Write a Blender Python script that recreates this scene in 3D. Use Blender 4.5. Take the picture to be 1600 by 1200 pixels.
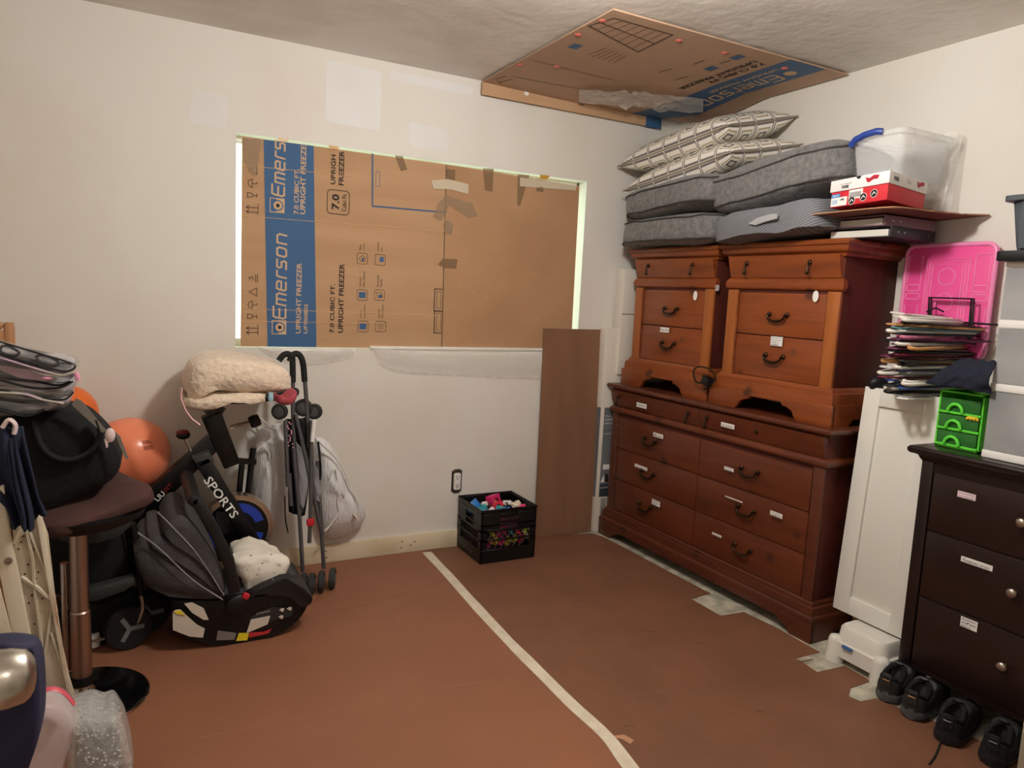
import bpy, bmesh, math, random
from mathutils import Matrix, Vector, Euler, noise
random.seed(7)
rad = math.radians
pi = math.pi
scene = bpy.context.scene
COL = scene.collection
for o in list(bpy.data.objects):
    bpy.data.objects.remove(o, do_unlink=True)

# ------------------------------------------------------------------ camera
D, R, H = 3.522, 2.918, 2.457          # back wall, right wall, ceiling height
CH = 1.375
YAW, PITCH, ROLL, FPX = rad(28.0), rad(6.93), rad(2.864), 1133.0
FW = Vector((math.sin(YAW) * math.cos(PITCH), math.cos(YAW) * math.cos(PITCH), -math.sin(PITCH)))
_r0 = Vector((math.cos(YAW), -math.sin(YAW), 0)); _u0 = _r0.cross(FW)
CR = _r0 * math.cos(ROLL) + _u0 * math.sin(ROLL)
CU = -_r0 * math.sin(ROLL) + _u0 * math.cos(ROLL)
CAM = Vector((0, 0, CH))
cd = bpy.data.cameras.new('camera'); cam = bpy.data.objects.new('camera', cd); COL.objects.link(cam)
mw = Matrix((CR, CU, -FW)).transposed().to_4x4(); mw.translation = CAM
cam.matrix_world = mw
cd.sensor_width = 36; cd.lens = FPX * 36 / 1600; cd.clip_start = 0.02
scene.camera = cam
def ray(x, y): return CR * ((x - 800) / FPX) - CU * ((y - 600) / FPX) + FW
def PZ(x, y, z): d = ray(x, y); return CAM + d * ((z - CH) / d.z)
def PY(x, y, Y): d = ray(x, y); return CAM + d * (Y / d.y)
def PX(x, y, X): d = ray(x, y); return CAM + d * (X / d.x)
def PP(x, y, pt, n):
    d = ray(x, y); n = Vector(n); return CAM + d * ((Vector(pt) - CAM).dot(n) / d.dot(n))

# ------------------------------------------------------------------ world, exposure
w = bpy.data.worlds.new('world'); scene.world = w; w.use_nodes = True
bg = w.node_tree.nodes['Background']
bg.inputs[0].default_value = (0.86, 1.0, 0.84, 1); bg.inputs[1].default_value = 3.2
scene.view_settings.view_transform = 'Standard'; scene.view_settings.look = 'None'
scene.view_settings.exposure = 0.0; scene.view_settings.gamma = 1
scene.view_settings.use_curve_mapping = False
LAMP_POS = (1.12, 1.62, 2.28); LAMP_STRENGTH = 262.0; LAMP_COL = (1.0, 0.955, 0.895)
HALL_FILL_STRENGTH = 26.0

# ------------------------------------------------------------------ materials
def lin(c):
    return tuple(((v / 255) / 12.92 if v / 255 <= 0.04045 else ((v / 255 + 0.055) / 1.055) ** 2.4) for v in c[:3])
_M = {}
def mat(name, col=(128, 128, 128), rough=0.6, metal=0.0, col2=None, vscale=6.0, vdist=(1, 1, 1), bump=0.0, bscale=40.0,
        trans=0.0, alpha=1.0, spec=0.5, sheen=0.0, coat=0.0, emit=None, estr=0.0, ior=1.45, contrast=0.35, coords='Object', detail=4.0, bdist=None, rough2=None, pos=0.5):
    if name in _M: return _M[name]
    m = bpy.data.materials.new(name); m.use_nodes = True; _M[name] = m
    nt = m.node_tree; N = nt.nodes; L = nt.links; b = N['Principled BSDF']
    b.inputs['Base Color'].default_value = (*lin(col), 1)
    b.inputs['Roughness'].default_value = rough; b.inputs['Metallic'].default_value = metal
    b.inputs['Specular IOR Level'].default_value = spec; b.inputs['IOR'].default_value = ior
    b.inputs['Transmission Weight'].default_value = trans; b.inputs['Alpha'].default_value = alpha
    b.inputs['Sheen Weight'].default_value = sheen; b.inputs['Coat Weight'].default_value = coat
    if emit:
        b.inputs['Emission Color'].default_value = (*emit, 1); b.inputs['Emission Strength'].default_value = estr
    if col2 or bump or rough2 is not None:
        tc = N.new('ShaderNodeTexCoord')
    if col2 or rough2 is not None:
        mp = N.new('ShaderNodeMapping'); L.new(tc.outputs[coords], mp.inputs[0]); mp.inputs['Scale'].default_value = vdist
        nz = N.new('ShaderNodeTexNoise'); nz.inputs['Scale'].default_value = vscale; nz.inputs['Detail'].default_value = detail
        L.new(mp.outputs[0], nz.inputs['Vector'])
        rp = N.new('ShaderNodeValToRGB'); rp.color_ramp.elements[0].position = pos - contrast / 2; rp.color_ramp.elements[1].position = pos + contrast / 2
        L.new(nz.outputs['Fac'], rp.inputs[0])
        if col2:
            rp.color_ramp.elements[0].color = (*lin(col), 1); rp.color_ramp.elements[1].color = (*lin(col2), 1)
            L.new(rp.outputs[0], b.inputs['Base Color'])
        if rough2 is not None:
            mr = N.new('ShaderNodeMapRange'); mr.inputs['To Min'].default_value = rough; mr.inputs['To Max'].default_value = rough2
            L.new(nz.outputs['Fac'], mr.inputs['Value']); L.new(mr.outputs[0], b.inputs['Roughness'])
    if bump:
        mp2 = N.new('ShaderNodeMapping'); L.new(tc.outputs[coords], mp2.inputs[0]); mp2.inputs['Scale'].default_value = bdist or (1, 1, 1)
        nb = N.new('ShaderNodeTexNoise'); nb.inputs['Scale'].default_value = bscale; nb.inputs['Detail'].default_value = 5
        L.new(mp2.outputs[0], nb.inputs['Vector'])
        bm_ = N.new('ShaderNodeBump'); bm_.inputs['Strength'].default_value = bump; bm_.inputs['Distance'].default_value = 0.01
        L.new(nb.outputs['Fac'], bm_.inputs['Height']); L.new(bm_.outputs[0], b.inputs['Normal'])
    return m

# ------------------------------------------------------------------ mesh builder
class MB:
    def __init__(s, M=None): s.v = []; s.f = []; s.M = M
    def add(s, vs, fs):
        o = len(s.v)
        s.v += [(s.M @ Vector(p)) if s.M else Vector(p) for p in vs]
        s.f += [tuple(i + o for i in f) for f in fs]
        return s
    def box(s, lo, hi, M=None):
        (x0, y0, z0), (x1, y1, z1) = lo, hi
        vs = [(x0, y0, z0), (x1, y0, z0), (x1, y1, z0), (x0, y1, z0), (x0, y0, z1), (x1, y0, z1), (x1, y1, z1), (x0, y1, z1)]
        if M: vs = [M @ Vector(p) for p in vs]
        return s.add(vs, [(0, 3, 2, 1), (4, 5, 6, 7), (0, 1, 5, 4), (1, 2, 6, 5), (2, 3, 7, 6), (3, 0, 4, 7)])
    def cbox(s, c, sz, M=None):
        h = [k / 2 for k in sz]
        if M is None: return s.box([c[i] - h[i] for i in range(3)], [c[i] + h[i] for i in range(3)])
        T = Matrix.Translation(Vector(c)) @ M.to_4x4()
        return s.box([-k for k in h], h, T)
    def hexa(s, p):   # 8 points: bottom 4 ccw, top 4 ccw
        return s.add(p, [(0, 3, 2, 1), (4, 5, 6, 7), (0, 1, 5, 4), (1, 2, 6, 5), (2, 3, 7, 6), (3, 0, 4, 7)])
    def tube(s, pts, r, n=8, closed=False, caps=True, flat=1.0):
        P = [Vector(p) for p in pts]; m = len(P); rr = r if isinstance(r, (list, tuple)) else [r] * m
        vs = []; T0 = None; nrm = None
        for i in range(m):
            a = P[(i - 1) % m] if (closed or i > 0) else P[i]
            b = P[(i + 1) % m] if (closed or i < m - 1) else P[i]
            t = (b - a).normalized()
            if nrm is None:
                h = Vector((0, 0, 1)) if abs(t.z) < 0.9 else Vector((1, 0, 0))
                nrm = (h - t * h.dot(t)).normalized()
            else:
                nrm = (nrm - t * nrm.dot(t))
                nrm = nrm.normalized() if nrm.length > 1e-6 else t.orthogonal().normalized()
            bi = t.cross(nrm)
            for k in range(n):
                a_ = 2 * pi * k / n
                vs.append(P[i] + nrm * (math.cos(a_) * rr[i] * flat) + bi * (math.sin(a_) * rr[i]))
        fs = []
        for i in range(m if closed else m - 1):
            j = (i + 1) % m
            for k in range(n):
                l = (k + 1) % n
                fs.append((i * n + k, i * n + l, j * n + l, j * n + k))
        if caps and not closed:
            fs.append(tuple(reversed(range(n)))); fs.append(tuple((m - 1) * n + k for k in range(n)))
        return s.add(vs, fs)
    def lathe(s, prof, n=24, M=None, caps=True):   # profile (r, z)
        vs = []; fs = []
        for r, z in prof:
            for k in range(n):
                a = 2 * pi * k / n; vs.append(Vector((r * math.cos(a), r * math.sin(a), z)))
        for i in range(len(prof) - 1):
            for k in range(n):
                l = (k + 1) % n; fs.append((i * n + k, i * n + l, (i + 1) * n + l, (i + 1) * n + k))
        if caps:
            fs.append(tuple(reversed(range(n)))); fs.append(tuple((len(prof) - 1) * n + k for k in range(n)))
        if M: vs = [M @ p for p in vs]
        return s.add(vs, fs)
    def prism(s, poly, o, u, v, t):    # polygon in (u,v) plane, extruded along u x v by t
        o, u, v = Vector(o), Vector(u), Vector(v); nrm = u.cross(v).normalized() * t; n = len(poly)
        vs = [o + u * a + v * b for a, b in poly] + [o + u * a + v * b + nrm for a, b in poly]
        fs = [tuple(reversed(range(n))), tuple(range(n, 2 * n))] + [(i, (i + 1) % n, n + (i + 1) % n, n + i) for i in range(n)]
        return s.add(vs, fs)
    def sheet(s, pts, t, nrm=None):    # world polygon extruded along normal
        P = [Vector(p) for p in pts]; n = len(P)
        if nrm is None: nrm = (P[1] - P[0]).cross(P[-1] - P[0]).normalized()
        d = Vector(nrm) * t
        return s.add(P + [p + d for p in P], [tuple(reversed(range(n))), tuple(range(n, 2 * n))] + [(i, (i + 1) % n, n + (i + 1) % n, n + i) for i in range(n)])
    def grid(s, fn, nu, nv, cu=False, cv=False):
        vs = [fn(i / (nu if cu else nu - 1), j / (nv if cv else nv - 1)) for i in range(nu) for j in range(nv)]
        fs = []
        for i in range(nu if cu else nu - 1):
            for j in range(nv if cv else nv - 1):
                a, b = (i + 1) % nu, (j + 1) % nv
                fs.append((i * nv + j, a * nv + j, a * nv + b, i * nv + b))
        return s.add(vs, fs)
    def ell(s, c, r, nu=20, nv=12, M=None, e=1.0, fn=None):   # (super)ellipsoid
        c = Vector(c)
        def sp(v, p): return math.copysign(abs(v) ** p, v)
        vs = []; fs = []
        for j in range(nv + 1):
            th = -pi / 2 + pi * j / nv
            for i in range(nu):
                ph = 2 * pi * i / nu
                p = Vector((r[0] * sp(math.cos(th), e) * sp(math.cos(ph), e), r[1] * sp(math.cos(th), e) * sp(math.sin(ph), e), r[2] * sp(math.sin(th), e)))
                if fn: p = fn(p)
                if M: p = M @ p
                vs.append(c + p)
        for j in range(nv):
            for i in range(nu):
                k = (i + 1) % nu; fs.append((j * nu + i, j * nu + k, (j + 1) * nu + k, (j + 1) * nu + i))
        return s.add(vs, fs)
    def build(s, name, m, parent=None, smooth=None, bev=0, seg=2, local=False, solid=0, sub=0, weld=False):
        me = bpy.data.meshes.new(name); me.from_pydata([tuple(p) for p in s.v], [], s.f); me.update()
        if bev or weld or True:
            bm = bmesh.new(); bm.from_mesh(me)
            bmesh.ops.remove_doubles(bm, verts=bm.verts, dist=1e-5)
            bmesh.ops.recalc_face_normals(bm, faces=bm.faces)
            if bev:
                es = [e for e in bm.edges if len(e.link_faces) == 2 and e.calc_face_angle(0) > 0.5]
                bmesh.ops.bevel(bm, geom=es, offset=bev, segments=seg, profile=0.5, affect='EDGES', clamp_overlap=True)
            bm.to_mesh(me); bm.free()
        o = bpy.data.objects.new(name, me); COL.objects.link(o)
        if isinstance(m, (list, tuple)):
            for k in m: me.materials.append(k)
        else: me.materials.append(m)
        if smooth is not None or bev:
            for p in me.polygons: p.use_smooth = True
            me.set_sharp_from_angle(angle=rad(smooth if smooth else 40))
        if solid:
            md = o.modifiers.new('solid', 'SOLIDIFY'); md.thickness = solid; md.offset = 0
        if sub:
            md = o.modifiers.new('sub', 'SUBSURF'); md.levels = sub; md.render_levels = sub
        if parent:
            o.parent = parent
            if not local: o.matrix_parent_inverse = mworld(parent).inverted()
        return o

def mworld(o):
    m = o.matrix_basis.copy()
    if o.parent: m = mworld(o.parent) @ o.matrix_parent_inverse @ m
    return m
def thing(name, label, cat, loc=(0, 0, 0), rotz=0.0, group=None):
    o = bpy.data.objects.new(name, None); COL.objects.link(o); o.empty_display_size = 0.05
    o.location = loc; o.rotation_euler = (0, 0, rotz)
    o['label'] = label; o['category'] = cat
    if group: o['group'] = group
    return o
def tag(o, label, cat, group=None):
    o['label'] = label; o['category'] = cat
    if group: o['group'] = group
    return o
def struct(o, label=None):
    o['kind'] = 'structure'
    if label: o['label'] = label
    return o
def lab(o, label): o['label'] = label; return o

def text(body, parent, p0, right, up, w=None, h=None, m=None, name='lettering', bold=0.0, shear=0.0, off=0.0006, local=False, spacing=1.0):
    """flat print: fitted into a w x h box that starts at p0 (lower left), raised by off"""
    cu = bpy.data.curves.new(name, 'FONT'); cu.body = body; cu.size = 1.0; cu.offset = bold; cu.shear = shear; cu.space_character = spacing
    cu.resolution_u = 2
    t = bpy.data.objects.new(name, cu); COL.objects.link(t)
    me = bpy.data.meshes.new_from_object(t); bpy.data.objects.remove(t, do_unlink=True); bpy.data.curves.remove(cu)
    xs = [v.co.x for v in me.vertices]; ys = [v.co.y for v in me.vertices]
    x0, x1, y0, y1 = min(xs), max(xs), min(ys), max(ys)
    if w is None: w = (x1 - x0) * h / (y1 - y0)
    if h is None: h = (y1 - y0) * w / (x1 - x0)
    r, u = Vector(right).normalized(), Vector(up).normalized(); n = r.cross(u); p0 = Vector(p0)
    for v in me.vertices:
        v.co = p0 + r * ((v.co.x - x0) / (x1 - x0) * w) + u * ((v.co.y - y0) / (y1 - y0) * h) + n * off
    me.name = name; me.materials.clear(); me.materials.append(m)
    o = bpy.data.objects.new(name, me); COL.objects.link(o)
    if parent:
        o.parent = parent
        if not local: o.matrix_parent_inverse = mworld(parent).inverted()
    return o
def stroke(mb, pts, o, u, v, wdt, off=0.0006, closed=False):
    """flat ink line of width wdt through 2-D pts laid on plane o,u,v"""
    o, u, v = Vector(o), Vector(u), Vector(v); n = u.cross(v).normalized() * off
    q = list(pts) + ([pts[0]] if closed else [])
    for (a, b), (c, d) in zip(q[:-1], q[1:]):
        n = n + n.normalized() * 1.5e-5 if n.length > 1e-9 else n
        l = math.hypot(c - a, d - b)
        if l < 1e-7: continue
        tx, ty = (c - a) / l, (d - b) / l; nx, ny = -ty * wdt / 2, tx * wdt / 2; ex, ey = tx * wdt / 2, ty * wdt / 2
        Q = [(a - ex + nx, b - ey + ny), (a - ex - nx, b - ey - ny), (c + ex - nx, d + ey - ny), (c + ex + nx, d + ey + ny)]
        mb.add([o + u * x + v * y + n for x, y in Q], [(0, 1, 2, 3)])
    return mb
def flat(mb, pts, o, u, v, off=0.0005):
    o, u, v = Vector(o), Vector(u), Vector(v); n = u.cross(v).normalized() * off
    return mb.add([o + u * x + v * y + n for x, y in pts], [tuple(range(len(pts)))])
def rrect(x0, y0, x1, y1, r, k=4):
    P = []
    for cx, cy, a0 in ((x1 - r, y1 - r, 0), (x0 + r, y1 - r, 90), (x0 + r, y0 + r, 180), (x1 - r, y0 + r, 270)):
        for i in range(k + 1):
            a = rad(a0 + 90 * i / k); P.append((cx + r * math.cos(a), cy + r * math.sin(a)))
    return P
def circ(cx, cy, r, n=20, ry=None): return [(cx + r * math.cos(2 * pi * i / n), cy + (ry or r) * math.sin(2 * pi * i / n)) for i in range(n)]
def catmull(pts, k=6):
    P = [Vector(p) for p in pts]; out = []
    for i in range(len(P) - 1):
        p0, p1, p2, p3 = P[max(i - 1, 0)], P[i], P[i + 1], P[min(i + 2, len(P) - 1)]
        for j in range(k):
            t = j / k
            out.append(0.5 * ((2 * p1) + (p2 - p0) * t + (2 * p0 - 5 * p1 + 4 * p2 - p3) * t * t + (-p0 + 3 * p1 - 3 * p2 + p3) * t ** 3))
    out.append(P[-1]); return out
def nz(p, s=1.0, seed=0.0): return noise.noise(Vector(p) * s + Vector((seed, seed * 1.7, -seed)))
UX, UY, UZ = Vector((1, 0, 0)), Vector((0, 1, 0)), Vector((0, 0, 1))
# ------------------------------------------------------------------ base materials
WALL = mat('painted_wall', (224, 217, 206), 0.75, col2=(231, 227, 220), vscale=1.3, bump=0.05, bscale=60, contrast=0.25)
PATCH = mat('fresh_wall_filler', (236, 236, 236), 0.8, col2=(230, 229, 226), vscale=3)
CEIL = mat('plaster_ceiling', (228, 222, 214), 0.5, col2=(206, 198, 187), vscale=1.8, bump=0.5, bscale=14, contrast=0.3, rough2=0.4, vdist=(1, 1.6, 1))
FLOORM = mat('pale_worn_vinyl', (206, 200, 182), 0.5, col2=(150, 148, 132), vscale=16, contrast=0.3)
KRAFT = mat('kraft_cardboard', (190, 153, 117), 0.85, col2=(180, 143, 107), vscale=1.6, vdist=(1, 1, 8), bump=0.12, bscale=18, bdist=(1, 1, 14))
KRAFTP = mat('plain_kraft_cardboard', (182, 143, 107), 0.85, col2=(172, 133, 98), vscale=3, bump=0.25, bscale=26)
KRAFTC = mat('kraft_cardboard_ceiling', (182, 150, 124), 0.7, col2=(172, 140, 115), vscale=1.4, bump=0.1, bscale=20)
KEDGE = mat('cardboard_edge', (200, 160, 118), 0.9)
PAPERM = mat('brown_floor_paper', (144, 95, 69), 0.5, col2=(133, 87, 63), vscale=2.2, bump=0.10, bscale=9, contrast=0.5, bdist=(1, 3, 1), rough2=0.62)
PAPERM2 = mat('worn_brown_floor_paper', (126, 84, 61), 0.5, col2=(110, 74, 54), vscale=3.5, bump=0.10, bscale=9, contrast=0.55, bdist=(3, 1, 1), rough2=0.65)
BLUE = mat('print_blue', (56, 94, 136), 0.7)
INK = mat('print_black', (38, 30, 28), 0.75)
INKB = mat('print_brown_ink', (88, 66, 52), 0.8)
TAN = mat('print_reversed_tan', (206, 172, 136), 0.8)
WHITE = mat('white_paint', (236, 234, 228), 0.4)
WPAPER = mat('white_paper', (240, 238, 234), 0.8)
TAPE = mat('masking_tape', (222, 212, 192), 0.7, col2=(206, 194, 172), vscale=14, bump=0.2, bscale=60)
CLEARTAPE = mat('clear_packing_tape', (186, 158, 128), 0.12, alpha=0.35)
FILM = mat('clear_plastic_film', (236, 233, 228), 0.16, alpha=0.34, bump=0.7, bscale=22)
BLACKP = mat('black_plastic', (11, 11, 13), 0.45)
BLACKG = mat('black_gloss', (8, 8, 9), 0.2)
STEEL = mat('brushed_steel', (196, 190, 180), 0.3, metal=1.0)
CHROME = mat('chrome', (190, 186, 180), 0.12, metal=1.0)

# ------------------------------------------------------------------ room shell
T = 0.12
XL, YF = -0.82, -0.06
wx0, wx1, wz0, wz1 = 0.43, 2.285, 1.078, 2.032
struct(MB().box((XL - T, YF - 1.5, -0.1), (R + T, D + T, 0)).build('floor', FLOORM))
struct(MB().box((XL - T, YF - 1.5, H), (R + T, D + T, H + 0.1)).build('ceiling', CEIL))
mb = MB()
for lo, hi in (((XL - T, D, 0), (wx0, D + T, H)), ((wx1, D, 0), (R + T, D + T, H)), ((wx0, D, 0), (wx1, D + T, wz0)), ((wx0, D, wz1), (wx1, D + T, H))): mb.box(lo, hi)
wall_back = struct(mb.build('wall_back', WALL))
wall_right = struct(MB().box((R, YF, 0), (R + T, D, H)).build('wall_right', WALL))
struct(MB().box((XL - T, YF, 0), (XL, D, H)).build('wall_left', WALL))
dx0, dx1, dz = -0.19, 0.70, 2.05
mb = MB()
for lo, hi in (((XL - T, YF - T, 0), (dx0, YF, H)), ((dx1, YF - T, 0), (R + T, YF, H)), ((dx0, YF - T, dz), (dx1, YF, H))): mb.box(lo, hi)
struct(mb.build('wall_front', WALL))
mb = MB()
mb.box((XL - T, YF - 1.5, 0), (XL, YF - T, H)).box((1.5, YF - 1.5, 0), (1.6, YF - T, H)).box((XL - T, YF - 1.6, 0), (1.6, YF - 1.5, H))
struct(mb.build('wall_hall', WALL))
# patches of filler on the back wall, skim coats thick enough to be real
def patch(x0, y0, x1, y1, parent=wall_back):
    a, b = PY(x0, y0, D - 0.0008), PY(x1, y1, D - 0.0008)
    P = rrect(a.x, min(a.z, b.z), b.x, max(a.z, b.z), 0.02, 3)
    P = [(x + 0.012 * nz((x, z, 0), 9), z + 0.012 * nz((z, x, 1), 9)) for x, z in P]
    MB().prism(P, (0, D, 0), UX, UZ, 0.0012).build('filler_patch', PATCH, parent)
for q in ((297, 142, 355, 200), (510, 95, 596, 205), (640, 192, 700, 236), (610, 110, 740, 150)): patch(*q)
# window: frame, rails and two sliding panes behind the cardboard
win = struct(MB().box((wx0, D + T - 0.035, wz0), (wx0 + 0.010, D + T, wz1)).box((wx1 - 0.010, D + T - 0.035, wz0), (wx1, D + T, wz1))
             .box((wx0, D + T - 0.035, wz0), (wx1, D + T, wz0 + 0.035)).box((wx0, D + T - 0.035, wz1 - 0.03), (wx1, D + T, wz1)).build('window_1', WHITE))
GLASS = mat('window_glass', (235, 250, 245), 0.02, trans=1.0, ior=1.05)
xm = (wx0 + wx1) / 2
for a, b in ((wx0 + 0.035, xm), (xm, wx1 - 0.035)):
    MB().box((a, D + T - 0.02, wz0 + 0.035), (b, D + T - 0.016, wz1 - 0.03)).build('pane', GLASS, win)
MB().box((xm - 0.02, D + T - 0.03, wz0 + 0.03), (xm + 0.02, D + T - 0.005, wz1 - 0.03)).build('mullion', WHITE, win)
MB().box((1.06, D - 0.006, wz0 - 0.003), (2.09, D + T - 0.035, wz0 + 0.013)).build('window_sill', WHITE, win, bev=0.002)
# baseboard: dirty primed board strip with nail holes
BASE = mat('scuffed_baseboard', (222, 208, 180), 0.7, col2=(206, 190, 158), vscale=7, contrast=0.3)
bb = struct(MB().box((XL, D - 0.012, 0), (R, D, 0.092)).build('baseboard_back', BASE, bev=0.002))
for x, y in ((628, 846), (642, 852), (627, 856), (509, 861), (510, 871), (648, 846)):
    p = PY(x, y, D - 0.0125); MB().lathe([(0.004, 0), (0.004, 0.0012)], 8, Matrix.Translation(p) @ Matrix.Rotation(rad(90), 4, 'X')).build('nail_hole', INKB, bb)
struct(MB().box((R - 0.012, YF, 0), (R, D - 0.012, 0.092)).build('baseboard_right', BASE))
# door leaf standing open on the left of the camera, and the closet door edge on the right
DOORM = mat('white_door_paint', (224, 220, 210), 0.45)
door = struct(MB().box((-0.232, YF + 0.02, 0.008), (-0.194, YF + 0.97, 2.03)).build('door_1', DOORM, bev=0.002))
ky = 0.84; kz = PY(14, 1060, ky).z
KN = Matrix.Translation((-0.186, ky, kz)) @ Matrix.Rotation(rad(90), 4, 'Y')
MB().lathe([(0.033, 0), (0.033, 0.006), (0.028, 0.012), (0.013, 0.014), (0.012, 0.034), (0.018, 0.040), (0.027, 0.048), (0.0295, 0.060), (0.0295, 0.074), (0.026, 0.088), (0.0215, 0.0925), (0.016, 0.0955), (0.010, 0.0966), (0.004, 0.097)], 56, KN).build('door_knob', STEEL, door, smooth=50)
q = PY(1593, 1165, 0.435)
struct(MB().box((q.x, 0.40, 0.008), (q.x + 0.75, 0.435, 2.03)).build('door_2', mat('closet_door_paint', (178, 168, 150), 0.5), bev=0.002))

# ------------------------------------------------------------------ ceiling lamp (just above the frame)
lampo = thing('ceiling_lamp', 'round white glass lamp glowing under the plaster ceiling', 'lamp', (LAMP_POS[0], LAMP_POS[1], H))
MB(Matrix.Translation((LAMP_POS[0], LAMP_POS[1], 0))).lathe([(0.075, H), (0.075, H - 0.02), (0.05, H - 0.035), (0.03, H - 0.05), (0.03, H - 0.075)], 28).build('canopy', WHITE, lampo, smooth=40)
MB().ell((LAMP_POS[0], LAMP_POS[1], LAMP_POS[2]), (0.085, 0.085, 0.085), 28, 16).build('globe', mat('lamp_glow', (255, 240, 220), 0.5, emit=LAMP_COL, estr=LAMP_STRENGTH), lampo, smooth=60)
hl = thing('hall_fill', 'flat round added fill light on the hall ceiling beyond the door', 'lamp', (0.3, YF - 0.8, H))  # unseen fill source, added to brighten the room from behind the camera
MB(Matrix.Translation((0.3, YF - 0.8, 0))).lathe([(0.15, H), (0.15, H - 0.05), (0.11, H - 0.07), (0.02, H - 0.075)], 24).build('fill_disc', mat('hall_fill_glow', (255, 240, 220), 0.5, emit=(1, 0.92, 0.82), estr=HALL_FILL_STRENGTH), hl, smooth=40)

# ------------------------------------------------------------------ floor paper and tape
def fp(pts): return [(p.x, p.y) for p in (PZ(x, y, 0.0) for x, y in pts)]
def sheetz(poly, z0, z1): return MB().prism(poly, (0, 0, z0), UX, UY, z1 - z0)
seam = fp([(668, 862), (982, 1193), (1060, 1275)])
left = [(-0.02 + 0.0, D - 0.02)] + [(1.46, D - 0.018)] + [(seam[1][0], seam[1][1])] + [(1.30, 0.1), (-0.16, 0.1)]
l0 = PZ(236, 1000, 0); l1 = PZ(214, 1200, 0)
k = (l1.x - l0.x) / (l1.y - l0.y)
lx = lambda y: l0.x + k * (y - l0.y)
left = [(lx(D - .02) + 0.002, D - 0.02), (seam[0][0], D - 0.02), seam[1], (1.30, 0.1), (lx(0.1) + 0.002, 0.1)]
FG = 'brown paper sheets covering the floor'
tag(sheetz(left, 0, 0.003).build('floor_paper', PAPERM), 'smooth reddish brown protective paper sheet left of the masking tape', 'paper', FG)
tag(sheetz([(XL, D - 0.02), (lx(D - .02) + 0.02, D - 0.02), (lx(0.1) + 0.02, 0.1), (XL, 0.1)], 0, 0.0018).build('floor_paper', PAPERM), 'brown protective paper sheet under the bar stool and strollers', 'paper', FG)
edge = fp([(925, 834), (943, 840), (971, 854), (1040, 891), (1110, 928), (1079, 936), (1126, 963), (1162, 957), (1214, 982), (1281, 1020), (1240, 1030), (1248, 1032), (1277, 1051), (1320, 1041), (1360, 1065), (1329, 1076), (1326, 1089), (1345, 1097), (1368, 1092)])
right = [(seam[0][0] + .002, D - 0.02), (2.16, D - 0.03)] + edge + [(2.44, 1.30), (2.52, 0.9), (2.5, 0.1), (1.302, 0.1), (seam[1][0] + 0.002, seam[1][1])]
right = list(reversed(right))
fr = sheetz(right, 0, 0.003).build('floor_paper', PAPERM2)
tag(fr, 'scuffed brown protective paper sheet with torn edges beside the wooden dresser', 'paper', FG)
cl = [PZ(x, y, 0.0034) for x, y in ((667, 862.8), (677, 874), (698.5, 896.5), (734.5, 937), (793, 1000), (838, 1045), (892, 1099), (946, 1148.5), (981, 1194), (1027, 1253), (1130, 1385))]
mb = MB(); vs = []
cl = catmull(cl, 4)
for i, p in enumerate(cl):
    t = (cl[min(i + 1, len(cl) - 1)] - cl[max(i - 1, 0)]).normalized(); n = Vector((-t.y, t.x, 0)); hw = 0.024 + 0.003 * nz(p, 6)
    vs += [p - n * hw, p + n * hw]
mb.add(vs + [v + UZ * 0.0012 for v in vs], [(2 * i, 2 * i + 1, 2 * i + 3, 2 * i + 2) for i in range(len(cl) - 1)] + [(2 * i + len(vs), 2 * i + 1 + len(vs), 2 * i + 3 + len(vs), 2 * i + 2 + len(vs)) for i in range(len(cl) - 1)])
tag(mb.build('masking_tape', TAPE), 'long strip of cream masking tape along the paper seam', 'tape')
# raised creases in the paper
def crease(pts, parent, m):
    P = [PZ(x, y, 0.003) for x, y in pts]
    MB().tube(catmull(P, 4), 0.0022, 5, flat=0.7).build('crease', m, parent)
papers = [o for o in bpy.data.objects if o.name.startswith('floor_paper')]
crease([(275, 930), (500, 958), (700, 905)][::-1], papers[0], PAPERM)
crease([(228, 1168), (480, 1120), (660, 1082), (838, 1048)], papers[0], PAPERM)
crease([(905, 1106), (1080, 1070), (1270, 1030)], papers[2], PAPERM2)
crease([(790, 985), (960, 950), (1090, 934)], papers[2], PAPERM2)
for x, y, k_ in ((1013, 986, 1), (1090, 1004, .7), (901, 939, .8), (980, 1135, .6), (964, 1045, .5), (1187, 1112, .5), (1165, 1122, .4), (960, 892, .7)):
    mb = MB(); c = PZ(x, y, .0032)
    stroke(mb, [(c.x + k_ * .05 * (i / 7 - .5) + .004 * random.random(), c.y - k_ * .035 * (i / 7 - .5) + .008 * random.uniform(-1, 1)) for i in range(8)], (0, 0, .0031), UX, UY, .004 * k_, .0002)
    mb.build('scuff_mark', mat('dark_scuff', (84, 54, 40), .8), papers[2])
mb = MB()   # a torn tongue of paper with its pale underside
t = [PZ(x, y, 0.0035) for x, y in ((950, 1151), (975, 1148), (991, 1157), (985, 1163), (972, 1155))]
mb.sheet(t, 0.001, UZ).build('torn_flap', mat('torn_paper', (176, 130, 100), 0.8), papers[2])
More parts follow.
